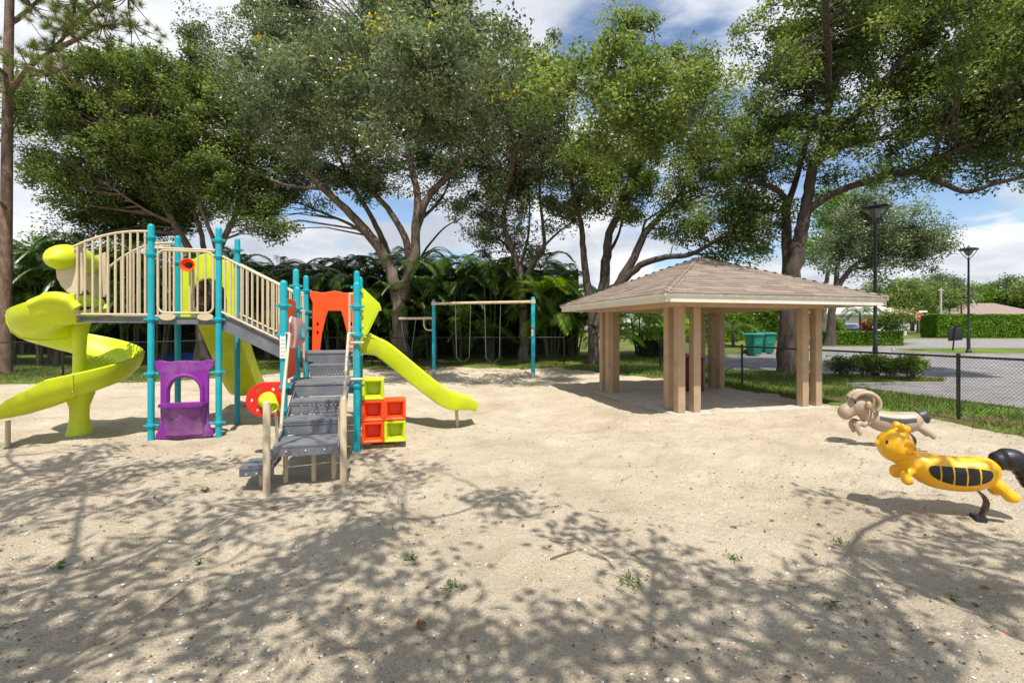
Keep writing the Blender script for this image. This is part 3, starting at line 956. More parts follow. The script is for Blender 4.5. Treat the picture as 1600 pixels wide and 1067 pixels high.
# ------------------------------------------------------------------ houses across the street, pole
def house(loc, rz, w, d, hw, hr, wallm, roofm, label, garage):
    h_ = empty('house', loc, rz, label, 'house')
    MB().box((0, 0, hw / 2 - .2), (w, d, hw + .4)).build('wall', wallm, h_)
    e_ = .5
    v_ = [(-w / 2 - e_, -d / 2 - e_, hw), (w / 2 + e_, -d / 2 - e_, hw), (w / 2 + e_, d / 2 + e_, hw), (-w / 2 - e_, d / 2 + e_, hw), (-w / 2 + d / 2, 0, hw + hr), (w / 2 - d / 2, 0, hw + hr)]
    v_ += [(x, y, z - .18) for x, y, z in v_[:4]]
    MB().add(v_, [(0, 1, 5, 4), (1, 2, 5), (2, 3, 4, 5), (3, 0, 4), (6, 7, 1, 0), (7, 8, 2, 1), (8, 9, 3, 2), (9, 6, 0, 3), (9, 8, 7, 6)]).build('roof', roofm, h_, 0)
    yf = -d / 2
    gd = MB().box((garage, yf - .02, 1.1), (2.6, .06, 2.2)).build('garage_door', WHITEP, h_)
    for k in range(1, 4):
        MB().box((garage, yf - .055, k * .55), (2.56, .015, .03)).build('door_groove', mat('door_groove_grey', (.5, .5, .5), .6), gd)
    for x in (garage - 4.2, garage - 6.5, garage + 3.4):
        if abs(x) < w / 2 - .8:
            wi = MB().box((x, yf - .03, 1.5), (1.3, .08, 1.2)).build('window', WHITEP, h_)
            MB().box((x, yf - .075, 1.5), (1.12, .02, 1.02)).build('pane', mat('window_glass', (.08, .11, .14), .08, .05), wi)
    return h_
p0 = at_depth(1300, 64)
house(p0, .1, 13, 9, 2.7, 2.3, mat('pale_house_wall', (.66, .66, .64), .8, .05, 2), mat('pale_roof_tile', (.52, .52, .52), .8, .1, 3, .3, 8), 'white house with pale hip roof and garage behind the low hedge', 1.6)
p0 = at_depth(1532, 84)
hs = house(p0, -.05, 13.5, 9, 2.9, 2.3, mat('pink_house_wall', (.52, .38, .33), .8, .05, 2), mat('pink_roof_tile', (.25, .18, .16), .85, .15, 3, .3, 8), 'house with dusty pink tiled roof showing above the tall hedge', -2)
GAB = MB().add([(3.6, -6.3, 2.6), (7.2, -6.3, 2.6), (5.4, -6.3, 3.75), (3.6, -4, 2.6), (7.2, -4, 2.6), (5.4, -1, 3.75)], [(0, 1, 2), (0, 2, 5, 3), (1, 4, 5, 2)]).build('gable', MATS['pink_roof_tile'], hs, 0)
MB().tube([(3.5, -6.36, 2.55), (5.4, -6.36, 3.78), (7.3, -6.36, 2.55)], .11, 6).build('gable_trim', WHITEP, hs)
p0 = at_depth(1470, 52)
up = empty('utility_pole', p0, 0, 'slim pale utility pole at the left end of the tall hedge', 'pole')
MB().tube([(0, 0, -.3), (0, 0, 5.4)], [.13, .10], 10).build('shaft', CONC, up)
MB().box((0, 0, 5.2), (.6, .1, .1)).build('cross_arm', CONC, up)
# ------------------------------------------------------------------ play structure (local axes: x along the decks, y away from the camera)
TH = R(14.5)
PS = empty('play_structure', (-5.57, 7.31, 0), TH, 'large teal and lime play structure with spiral slide, ramp and purple counter', 'play structure')
def post(a, b_, zt, collars=(), r_=.0465, z0=-.3):
    o = MB().tube([(a, b_, z0), (a, b_, zt - .05), (a, b_, zt - .025), (a, b_, zt - .008), (a, b_, zt)], [r_, r_, r_ * .93, r_ * .7, r_ * .2], 18).build('post', TEAL, PS)
    for z in collars:
        c = MB().lathe([(r_, z - .032), (r_ + .016, z - .026), (r_ + .016, z - .01), (r_ + .022, z - .006), (r_ + .022, z + .006), (r_ + .016, z + .01), (r_ + .016, z + .026), (r_, z + .032)], (a, b_, 0), 18)
        for s in (-1, 1):
            c.box((a + s * (r_ + .03), b_, z), (.045, .03, .035), bev=.005)
        c.build('collar', TEAL, o)
    return o
SA, SB = .93, .95
ZDA, ZDB, ZDC = 1.90, 1.33, .97
DA, DB, DC = (0.0, 0.0), (2.108, -.235), (2.194, -1.579)
for k, (x, y) in enumerate(((0, 0), (SA, 0), (0, SB), (SA, SB))):
    post(x, y, 3.33, (3.12, 2.86, 1.86) + ((1.02, .22) if y == 0 else ()))
for x, y in ((0, 0), (SA, 0), (0, SB), (SA, SB)):
    post(DB[0] + x, DB[1] + y, 2.675, (2.4, 2.02, 1.72, 1.28))
for x, y in ((0, 0), (SA, 0), (0, SB)):
    post(DC[0] + x, DC[1] + y, 2.36, (2.02, 1.62, .93) + ((.62, .42) if x == 0 and y == 0 else ()))
def deck(x0, y0, x1, y1, z, th=.11):
    hl_ = []
    for i in range(14):
        for j in range(13):
            cx_, cy_ = x0 + .06 + (x1 - x0 - .12) * (i + .5 * (j % 2)) / 13.5, y0 + .06 + (y1 - y0 - .12) * j / 12
            hl_.append([(cx_ - .016, cy_), (cx_, cy_ + .009), (cx_ + .016, cy_), (cx_, cy_ - .009)])
    d = plate('deck', [[(x0, y0), (x1, y0), (x1, y1), (x0, y1)]] + hl_, .03, frame((0, 0, z - .015), (1, 0, 0), (0, 1, 0)), GREY, PS, .002)
    t_ = .035
    for a0, b0, a1, b1 in ((x0, y0, x1, y0 + t_), (x0, y1 - t_, x1, y1), (x0, y0 + t_, x0 + t_, y1 - t_), (x1 - t_, y0 + t_, x1, y1 - t_)):
        MB().box(((a0 + a1) / 2, (b0 + b1) / 2, z - .043 - (th - .04) / 2), (a1 - a0, b1 - b0, th - .04)).build('deck_rim', GREY, d)
    return d
deck(.03, .03, SA - .03, SB - .03, ZDA)
deck(-.98, .03, .026, SB - .1, ZDA, .09)
deck(DB[0] + .03, DB[1] + .03, DB[0] + SA - .03, DB[1] + SB - .03, ZDB, .15)
deck(DC[0] + .03, DC[1] + .03, DC[0] + SA - .03, DC[1] + SB + .02, ZDC, .15)

def rail(top, bot, n, r_=.020, rb=.015, ends=True, bars_from=0.0, bars_to=1.0):
    """guard rail between two polylines given as functions of 0..1"""
    g_ = MB().tube([top(k / 16) for k in range(17)], r_, 10).build('guard_rail', BEIGE, PS)
    MB().tube([bot(k / 8) for k in range(9)], r_ * .9, 10).build('bottom_rail', BEIGE, g_)
    for k in range(n):
        f = bars_from + (bars_to - bars_from) * (k + .5) / n
        MB().tube([bot(f), top(f)], rb, 8, cap=False).build('baluster', BEIGE, g_)
    return g_
lerp = lambda a, b_: (lambda f: Vector(a).lerp(Vector(b_), f))
# spiral slide landing: arched rails front and back
def arch_top(y, z0, drop):
    return lambda f: Vector((-.03 - .97 * f, y, z0 - drop * f ** 2.2))
rail(arch_top(0, 3.21, .28), lerp((-.03, 0, 1.93), (-1.0, 0, 1.93)), 10, rb=.0165)
rail(arch_top(SB - .12, 3.18, .50), lerp((-.03, SB - .12, 1.93), (-1.0, SB - .12, 1.93)), 11, rb=.0165)
# front panel of the high deck
gl = MB().tube([Vector((x, 0, z)) for x, z in rrect(.09, 1.96, SA - .08, 2.93, .1, 5)], .019, 10, closed=True).build('guard_rail', BEIGE, PS)
for k in range(6):
    x = .09 + (SA - .17) * (k + 1) / 7
    MB().tube([(x, 0, 1.96), (x, 0, 2.93)], .015, 8, cap=False).build('baluster', BEIGE, gl)
MB().tube([(.05, 0, 2.96), (SA - .05, 0, 2.96)], .018, 10).build('top_rail', BEIGE, gl)
for x in (.22, .74):
    plate('deck_bracket', [oval(x, 1.90, .11, .055)], .03, frame((0, .0, 0), (1, 0, 0), (0, 0, 1)), BEIGE, PS)
# talk tube
tt = MB().lathe([(.028, 0), (.03, .05), (.05, .10), (.085, .15), (.10, .165), (.105, .16), (.085, .13), (.045, .07), (.02, .04)], (.53, .05, 2.70), 20, Matrix.Rotation(R(90), 3, 'X')).build('talk_tube', ORANGE, PS)
MB().tube(smooth_path([(.53, .04, 2.70), (.53, .10, 2.66), (.53, .11, 2.5), (.53, .11, 1.92)]), .022, 10).build('tube_stem', BEIGE, tt)
MB().lathe([(.001, 0), (.035, .0), (.035, .02), (.001, .02)], (.53, -.04, 2.70), 14, Matrix.Rotation(R(90), 3, 'X')).build('tube_mouth', BLACKP, tt)
# ramp
def rampz(f):
    return ZDA + (ZDB - ZDA) * f
A0, A1 = Vector((SA + .02, 0, 0)), Vector((DB[0] - .02, DB[1], 0))
def rp(f, y, z):
    q = A0.lerp(A1, f)
    return Vector((q.x, q.y + y, rampz(f) + z))
rings = [[rp(f, .06, 0), rp(f, SB - .06, 0), rp(f, SB - .06, -.035), rp(f, .06, -.035)] for f in (0, .5, 1)]
rampo = MB().loft(rings).build('ramp', GREY, PS)
for y0 in (.03, SB - .06):
    MB().loft([[rp(f, y0, .05), rp(f, y0 + .029, .05), rp(f, y0 + .029, -.20), rp(f, y0, -.20)] for f in (0, .5, 1)]).build('side_plate', GREY, rampo)
for k in range(1, 6):
    f = k / 6
    MB().box(rp(f, SB / 2, .012), (.03, SB - .16, .02)).build('cleat', GREY, rampo)
for y in (0.0, SB):
    rail(lambda f, y=y: rp(f, y, .98 - .02 * f) if f < .999 else rp(1, y, .95), lambda f, y=y: rp(f, y, .09), 13, rb=.0155, bars_from=.03, bars_to=.97)

# spiral slide
SC = (-1.33, .767)
prof = [(.07, .16), (.12, .06), (.22, .01), (.36, -.005), (.50, .0), (.62, .035), (.70, .11), (.755, .22), (.775, .30), (.795, .325), (.825, .31), (.815, .2), (.765, .06), (.68, -.03), (.55, -.065), (.36, -.075), (.16, -.05), (.06, .02)]
path = []
for k in range(5):
    f = k / 4
    path.append((Vector((-.96 - (1.33 - .96) * f, SC[1], 1.885 - .045 * f)), 0.0, 1.0 + .1 * (1 - f), 1.0))
for k in range(1, 49):
    ph = 2 * math.pi * k / 48
    path.append((Vector((SC[0], SC[1], 1.84 - 1.20 * (k / 48))), ph, 1.0, 1.0))
for k in range(1, 11):
    f = k / 10
    path.append((Vector((SC[0] - .70 * f, SC[1] - .02 * f, .64 - .30 * f + .04 * f * f)), 2 * math.pi, 1.0 - .45 * f - .35 * max(0, f - .7) / .3, 1.0 - .10 * max(0, f - .5) / .5))
rings = []
for c, ph, hs_, rs in path:
    n_ = Vector((-math.sin(ph), -math.cos(ph), 0))
    rings.append([c + n_ * (r_ * rs) + Vector((0, 0, h_ * hs_)) for r_, h_ in prof])
spiral = MB().loft(rings).build('spiral_slide', LIME, PS, 50)
for k_ in (9, 21, 33, 45):                                       # bolted flange joints between the moulded sections
    c_, ph_, _h, _r = path[k_ + 4]
    n_ = Vector((-math.sin(ph_), -math.cos(ph_), 0))
    MB().tube([c_ + n_ * (r_ + (.006 if i > 8 else 0)) + Vector((0, 0, h_ - (.008 if i > 11 else 0))) for i, (r_, h_) in enumerate(prof) if i >= 9], .011, 6).build('section_flange', LIME, spiral)
    for i in (10, 12, 14, 16):
        r_, h_ = prof[i]
        MB().ball(c_ + n_ * (r_ + .01) + Vector((0, 0, h_ - .012)), (.012, .012, .012), seg=8, rings=6).build('bolt', STEEL, spiral)
MB().lathe([(.17, -.2), (.175, .02), (.15, .10), (.125, .28), (.13, .45), (.20, .66), (.13, .82), (.09, .98), (.085, 1.3), (.10, 1.6), (.15, 1.8), (.10, 1.95), (.05, 2.0)], (SC[0], SC[1], 0), 20).build('center_pole', LIME, spiral)
for y0, s in ((SC[1] - .79, 1), (SC[1] - .06, -1)):            # rolled shoulders of the slide mouth
    MB().tube(smooth_path([(-.94, y0, 2.02), (-1.08, y0 - .02 * s, 2.15), (-1.3, y0 - .01 * s, 2.16), (-1.55, y0 + .03 * s, 2.05)], 5), [.07] * 4 + [.09] * 7 + [.07] * 4 + [.03], 12).build('mouth_shoulder', LIME, spiral)
MB().tube([(SC[0] - .68, SC[1] - .42, .33), (SC[0] - .68, SC[1] - .42, -.2)], .032, 10).build('exit_leg', BEIGE, spiral)
rb_ = MB()
for k in range(3):                                              # ribs moulded into the outer wall
    ph = R(222 + 14 * k)
    n_ = Vector((-math.sin(ph), -math.cos(ph), 0)); z = 1.84 - 1.2 * ph / (2 * math.pi)
    rb_.tube([Vector((SC[0], SC[1], z)) + n_ * .69 + Vector((0, 0, .09)), Vector((SC[0], SC[1], z)) + n_ * .755 + Vector((0, 0, .28))], .022, 8)
rb_.build('wall_ribs', LIME, spiral)
kn = MB()
for i in range(11):
    for j in range(6):
        ph = R(186 + i * 8 + (j % 2) * 4)
        n_ = Vector((-math.sin(ph), -math.cos(ph), 0)); z = 1.84 - 1.2 * ph / (2 * math.pi)
        kn.ball(Vector((SC[0], SC[1], z + .012)) + n_ * (.24 + .075 * j), (.019, .019, .016), seg=6, rings=4)
kn.build('grip_studs', LIME, spiral)['kind'] = 'stuff'
hood = MB()
rr_ = []
for k in range(15):
    f = k / 14
    y = -.20 + 1.02 * f
    e_ = (1 - abs(2 * f - 1) ** 3.2) ** .5 if 0 < f < 1 else .05
    sag = .05 * math.sin(math.pi * f)
    cz = 2.73 + sag
    rr_.append([Vector((-1.17 + .215 * e_ * math.cos(a_), y, cz + (.215 if math.sin(a_) > 0 else .19) * e_ * math.sin(a_))) for a_ in (2 * math.pi * q / 20 for q in range(20))])
hood.loft(rr_).build('slide_hood', LIME, PS, 60)
for y in (.05, .66):
    ol = [(-.92, 2.95), (-.90, 2.30), (-.93, 2.24), (-1.00, 2.22), (-1.09, 2.26), (-1.17, 2.36), (-1.22, 2.48), (-1.23, 2.62), (-1.18, 2.76), (-1.06, 2.88)]
    pl = plate('hood_panel', [ol], .035, frame((0, y, 0), (1, 0, 0), (0, 0, 1)), BEIGE, PS, .01)
    MB().tube([(-.95, y, 2.12), (-1.12, y, 2.02)], .02, 8).build('hood_stay', BEIGE, pl)

# straight slides: U-shaped chute swept along its run
UPROF = [(-1, .22), (-.94, .235), (-.88, .215), (-.84, .10), (-.74, .015), (-.4, -.005), (0, .012), (.4, -.005), (.74, .015), (.84, .10), (.88, .215), (.94, .235), (1, .22), (.98, .06), (.86, -.05), (.4, -.075), (0, -.06), (-.4, -.075), (-.86, -.05), (-.98, .06)]
def chute(pts, half, wall, name, across):
    pts = smooth_path(pts, 6)
    rings = []
    for i, p in enumerate(pts):
        t_ = (pts[min(i + 1, len(pts) - 1)] - pts[max(i - 1, 0)]).normalized()
        up_ = across.cross(t_)
        if up_.z < 0:
            up_ = -up_
        w = wall(i / (len(pts) - 1))
        rings.append([p + across * (half * q) + up_ * (h_ * (w if h_ > 0 else 1)) for q, h_ in UPROF])
    return MB().loft(rings).build(name, LIME, PS, 50)
AX, AY = Vector((1, 0, 0)), Vector((0, 1, 0))
bx0, by0 = DB[0] + SA, DB[1] + SB / 2
sl = chute([(bx0 - .03, by0, 1.335), (bx0 + .22, by0, 1.335), (bx0 + .42, by0, 1.24), (bx0 + .90, by0, .83), (bx0 + 1.35, by0, .46), (bx0 + 1.62, by0, .32), (bx0 + 1.95, by0, .30), (bx0 + 2.06, by0, .27)], .30,
           lambda f: 1.0 if f < .72 else max(.25, 1 - (f - .72) * 2.6), 'straight_slide', AY)
MB().tube([(bx0 + 1.72, by0, .26), (bx0 + 1.74, by0, -.2)], .03, 10).build('exit_leg', BEIGE, sl)
for s in (-1, 1):
    MB().tube([(bx0 + .06, by0 + s * .27, 1.36), (bx0 + .20, by0 + s * .275, 1.60), (bx0 + .34, by0 + s * .27, 1.52)], [.03, .045, .03], 10).build('side_lug', LIME, sl)
kite = [(.02, 2.40), (.30, 2.13), (.31, 2.06), (.27, 2.05), (.07, 1.62), (.02, 1.58)]
for y in (by0 - .40, by0 + .40):
    k_ = plate('slide_panel', [[(bx0 + .06 + x, z) for x, z in kite]], .035, frame((0, y, 0), (1, 0, 0), (0, 0, 1)), LIME, PS, .008)
    for z in (1.75, 2.0, 2.25):
        MB().lathe([(.012, -.006), (.016, .0), (.006, .008)], (bx0 + .09, y - .02, z), 8, Matrix.Rotation(R(90), 3, 'X')).build('bolt', STEEL, k_)
s2 = chute([(.47, SB - .02, 1.905), (.47, SB + .26, 1.905), (.47, SB + .5, 1.77), (.47, SB + 1.0, 1.33), (.47, SB + 1.7, .70), (.47, SB + 2.2, .36), (.47, SB + 2.55, .27), (.47, SB + 2.95, .25)], .36,
           lambda f: 1.0 if f < .78 else max(.3, 1 - (f - .78) * 2.6), 'long_slide', AX)
MB().tube([(.47, SB + 2.5, .22), (.47, SB + 2.5, -.2)], .035, 10).build('exit_leg', BEIGE, s2)
arch = [(.06, 1.92), (.06, 2.82), (.12, 2.90), (.26, 2.92), (.36, 3.0), (.48, 3.03), (.60, 3.0), (.70, 2.92), (.82, 2.90), (.88, 2.82), (.88, 1.92), (.78, 1.92), (.78, 2.25), (.74, 2.42), (.66, 2.54), (.56, 2.60), (.48, 2.61), (.40, 2.60), (.30, 2.54), (.23, 2.42), (.19, 2.25), (.19, 1.92)]
plate('slide_arch', [arch], .06, frame((0, SB - .0, 0), (1, 0, 0), (0, 0, 1)), LIME, PS, .015)

# purple counter
pr_out = [(.10, .02), (.07, .06), (.12, .16), (.14, .28), (.14, 1.02), (.07, 1.12), (.06, 1.20), (.12, 1.215), (.25, 1.19), (.46, 1.205), (.67, 1.19), (.80, 1.215), (.86, 1.20), (.85, 1.12), (.78, 1.02), (.78, .28), (.80, .16), (.85, .06), (.82, .02)]
win = [(.24, .55), (.24, .72)] + [(.46 + .22 * math.cos(R(180 - 180 * k / 12)), .72 + .25 * math.sin(R(180 * k / 12))) for k in range(1, 12)] + [(.68, .72), (.68, .55)]
pc = plate('counter_panel', [pr_out, win], .05, frame((0, 0, 0), (1, 0, 0), (0, 0, 1)), PURPLE, PS, .012)
MB().tube([(.215, -.03, .55)] + [(x if abs(x - .46) < .01 else .46 + (x - .46) * 1.11, -.03, z + .02) for x, z in win[1:-1]] + [(.705, -.03, .55)], .028, 8).build('window_rim', PURPLE, pc)
MB().loft([[Vector((x, y, z)) for x, y in ((.13, -.03), (.79, -.03), (.76, -.17), (.62, -.22), (.30, -.22), (.16, -.17))] for z in (.515, .56)]).build('counter_shelf', PURPLE, pc)
MB().add([(.20, -.035, .06), (.72, -.035, .06), (.77, -.035, .5), (.70, -.15, .512), (.46, -.19, .512), (.22, -.15, .512), (.15, -.035, .5), (.46, -.08, .06)], [(0, 7, 4, 5), (0, 5, 6), (7, 1, 3, 4), (1, 2, 3)]).build('counter_apron', mat('dusty_purple_plastic', (.20, .055, .24), .5, .25, 4, .1, 60, grime=(.36, .24, .33, .6)), pc, 30)
for x in (.05, SA - .05):
    for z in (.22, 1.02):
        MB().tube([(x - .02, 0, z), (x + .06 if x < .4 else x - .1, 0, z)], .02, 8).build('panel_bracket', TEAL, pc)

# orange arch on the far side of the right deck
x0, x1, yb = DB[0] + .07, DB[0] + SA - .03, DB[1] + SB
oo = [(x0 + .04, 1.33), (x0 + .05, 2.18), (x0 - .0, 2.30), (x0 + .0, 2.375)] + [(x0 + (x1 - x0) * k / 10, 2.38 + .018 * math.cos(4 * math.pi * k / 10)) for k in range(1, 10)] + [(x1, 2.375), (x1, 2.30), (x1 - .05, 2.18), (x1 - .04, 1.33),
      (x1 - .16, 1.33), (x1 - .19, 1.62), (x1 - .26, 1.93), (x1 - .30, 2.05), (x0 + .30, 2.05), (x0 + .26, 1.93), (x0 + .19, 1.62), (x0 + .16, 1.33)]
plate('arch_panel', [oo] + [oval(x, z, .024, .048) for x in (x0 + .125, x1 - .125) for z in (1.80, 1.64)], .045, frame((0, yb, 0), (1, 0, 0), (0, 0, 1)), ORANGE, PS, .008)
# orange side panel with a clear dome, left of the low deck
yq0, yq1 = DC[1] + .08, DC[1] + SB - .08
op = plate('side_panel', [rrect(yq0, 1.02, yq1, 2.13, .09), oval((yq0 + yq1) / 2, 1.66, .2, .2, 24)], .04, frame((DC[0] - .02, 0, 0), (0, 1, 0), (0, 0, 1)), ORANGE, PS, .008)
MB().ball((DC[0] + .02, (yq0 + yq1) / 2, 1.66), (.20, .225, .225), seg=20).build('bubble_window', GLASS, op)
MB().tube([Vector((DC[0] + .01, (yq0 + yq1) / 2 + .215 * math.cos(2 * math.pi * k / 24), 1.66 + .215 * math.sin(2 * math.pi * k / 24))) for k in range(24)], .016, 8, closed=True).build('window_ring', WHITEP, op)

# stairs
RIS = []
CX = DC[0] + .465
def step(yc, z, w=.62, dep=.36, xc=CX, lip=.085):
    s_ = MB().box((xc, yc, z - .0175), (w, dep, .035), bev=.006).build('step', GREY, PS)
    MB().box((xc, yc - dep / 2 + .012, z - .037 - lip / 2), (w, .02, lip)).build('step_lip', GREY, s_)
    for k in range(3):
        if lip < .05:
            break
        MB().lathe([(.008, -.004), (.012, 0), (.004, .006)], (xc + (k - 1) * w * .3, yc - dep / 2 - .001, z - .075), 8, Matrix.Rotation(R(90), 3, 'X')).build('bolt', STEEL, s_)
    return s_
def riser(y, z0, z1, w=.58):
    holes = []
    nx, nz = 11, max(2, int((z1 - z0 - .03) / .032))
    for j in range(nz):
        for i in range(nx):
            x = CX - w / 2 + .045 + (w - .09) * (i + .5 * (j % 2)) / (nx - .5)
            z = z0 + .028 + (z1 - z0 - .05) * j / max(1, nz - 1)
            holes.append([(x - .014, z), (x, z + .007), (x + .014, z), (x, z - .007)])
    plate('riser', [[(CX - w / 2, z0), (CX + w / 2, z0), (CX + w / 2, z1), (CX - w / 2, z1)]] + holes, .012, frame((0, y, 0), (1, 0, 0), (0, 0, 1)), GREY, PS, .001)
yF = DC[1]
S = [(yF - .17, .79), (yF - .53, .61), (yF - .98, .43)]
for (y, z), dep, lp in zip(S, (.34, .40, .50), (.022, .022, .085)):
    step(y, z, dep=dep, w=.66, lip=lp)
riser(yF - .005, .80, .85); riser(yF - .325, .62, .745, .63); riser(yF - .715, .44, .565, .63)
riser(yF + SB + .05, .975, 1.145)
step(yF + SB + .19, 1.155, w=.64, dep=.30, lip=.03)
riser(yF + SB + .345, 1.16, 1.18)
step(yF - 1.04, .215, w=.34, dep=.40, xc=CX - .49, lip=.06)
for x in (-.25, .05, .27):
    MB().tube([(CX + x, yF - .98, .40), (CX + x, yF - .98, -.2)], .028, 10).build('stair_leg', BEIGE, PS)
MB().tube([(CX - .49, yF - 1.02, .18), (CX - .49, yF - 1.02, -.2)], .028, 10).build('stair_leg', BEIGE, PS)
for s in (-1, 1):
    xs_ = CX + s * .335
    MB().loft([[Vector((xs_ + q, y, z + w_)) for q, w_ in ((-.012, -.04), (.012, -.04), (.012, -.16), (-.012, -.16))] for y, z in ((yF + .02, .93), (yF - .34, .76), (yF - .7, .57), (yF - 1.2, .42))]).build('stringer', GREY, PS)
for s, y_, zt in ((-1, yF - 1.24, .92), (1, yF - 1.14, .93)):
    xs_ = CX + s * .39
    p_ = MB().tube([(xs_, y_, -.25), (xs_, y_, zt - .03), (xs_, y_, zt - .008), (xs_, y_, zt)], [.038, .038, .03, .01], 14).build('newel_post', BEIGE, PS)
    MB().tube(smooth_path([(xs_, y_ + .02, zt - .14), (xs_ - s * .05, y_ + .10, zt - .14), (xs_ - s * .06, y_ + .17, zt - .22), (xs_ - s * .06, y_ + .19, .32), (xs_ - s * .04, y_ + .12, .2), (xs_, y_ + .02, .19)], 5), .017, 8).build('grab_loop', BEIGE, p_)
    xp = DC[0] + (0 if s < 0 else SA)
    hr = MB().tube(smooth_path([(xp - s * .03, yF - .03, 1.64), (xp - s * .09, yF - .12, 1.645), (xp - s * .10, yF - .2, 1.56), (xp - s * .11, yF - .55, .95), (xp - s * .12, yF - .78, .46), (xp - s * .12, yF - .82, .36)], 6), .019, 10).build('handrail', BEIGE, PS)
for x_, y_, z0, z1 in ((DB[0] + .11, DB[1] - .02, 1.42, 2.28), (DB[0] + SA - .11, DB[1] - .02, 1.42, 2.28), (DC[0] + .10, DC[1] + SB - .01, 1.1, 1.98), (DC[0] + SA - .10, DC[1] + SB - .01, 1.1, 1.98)):
    sgn = 1 if x_ > DB[0] + .4 else -1
    MB().tube(smooth_path([(x_ + sgn * .09, y_, z1), (x_ + sgn * .02, y_ - .02, z1), (x_, y_ - .03, z1 - .05), (x_, y_ - .03, z0 + .05), (x_ + sgn * .02, y_ - .02, z0), (x_ + sgn * .09, y_, z0)], 5), .018, 8).build('grab_bar', BEIGE, PS)
for z in (1.52, 1.02):
    MB().tube([(DC[0] + SA - .1, DC[1] - .07, z), (DC[0] + SA + .1, DC[1] - .07, z)], .018, 8).build('grab_bar', BEIGE, PS)
lb = MB().box((DC[0], DC[1] - .0615, 1.47), (.07, .006, .30)).build('safety_label', WHITEP, PS)
for k in range(5):
    MB().box((DC[0], DC[1] - .0655, 1.36 + .05 * k), (.054, .003, .012)).build('print_line', mat('grey_print', (.45, .42, .40), .6), lb)
# red plate with lime cone, left of the stairs
xq = DC[0] - .02
dp = [(xq, .55), (xq, 1.0), (xq - .16, 1.0)] + [(xq - .20 + .225 * math.cos(R(90 + 180 * k / 12)), .775 + .225 * math.sin(R(90 + 180 * k / 12))) for k in range(13)] + [(xq - .16, .55)]
hl = [oval(xq - .20 + .165 * math.cos(R(a_)), .775 + .165 * math.sin(R(a_)), .03, .03, 10) for a_ in (55, 125, 180, 235, 305)]
ap = plate('activity_panel', [dp] + hl, .035, frame((0, DC[1] - .02, 0), (1, 0, 0), (0, 0, 1)), RED, PS, .008)
MB().lathe([(.115, 0), (.11, .03), (.098, .06), (.102, .09), (.09, .13), (.094, .16), (.082, .20), (.086, .23), (.077, .30), (.06, .305), (.05, .26)], (xq - .17, DC[1] - .03, .77), 20, Matrix.Rotation(R(24), 3, 'Z') @ Matrix.Rotation(R(12), 3, 'X') @ Matrix.Rotation(R(90), 3, 'X')).build('bongo_cone', LIME, ap)
for z in (.62, .93):
    MB().tube([(xq - .06, DC[1], z), (DC[0], DC[1], z)], .022, 8).build('panel_bracket', TEAL, ap)
# block climber at the right
bc = empty('block_climber', (DC[0] + SA + .06, DC[1] + .10, 0)); bc.parent = PS
s = .305
def block(i, j, m):
    o = (i * s, 0, .09 + j * s)
    b_ = MB()
    r0, r1, dp_ = .028, .075, .15
    e_ = s - .004
    sq = lambda q, y: [(o[0] + q, y, o[2] + q), (o[0] + e_ - q, y, o[2] + q), (o[0] + e_ - q, y, o[2] + e_ - q), (o[0] + q, y, o[2] + e_ - q)]
    vs_ = sq(0, .30) + sq(0, .012) + sq(.008, 0) + sq(r0, 0) + sq(r0 + .012, .012) + sq(r1, dp_)
    fs_ = [(3, 2, 1, 0)]
    for q in range(5):
        for k in range(4):
            k2 = (k + 1) % 4
            fs_.append((q * 4 + k, q * 4 + k2, q * 4 + 4 + k2, q * 4 + 4 + k))
    fs_.append((20, 21, 22, 23))
    b_.add(vs_, fs_)
    b_.build('block', m, bc, 0)
for i, j, m in ((0, 0, ORANGE), (1, 0, LIME), (0, 1, ORANGE), (1, 1, ORANGE), (0, 2, LIME)):
    block(i, j, m)
MB().box((.29, .15, -.08), (.34, .2, .272), bev=.02).build('footing', mat('brown_footing', (.22, .15, .09), .9, .2, 6, .3, 40), bc)

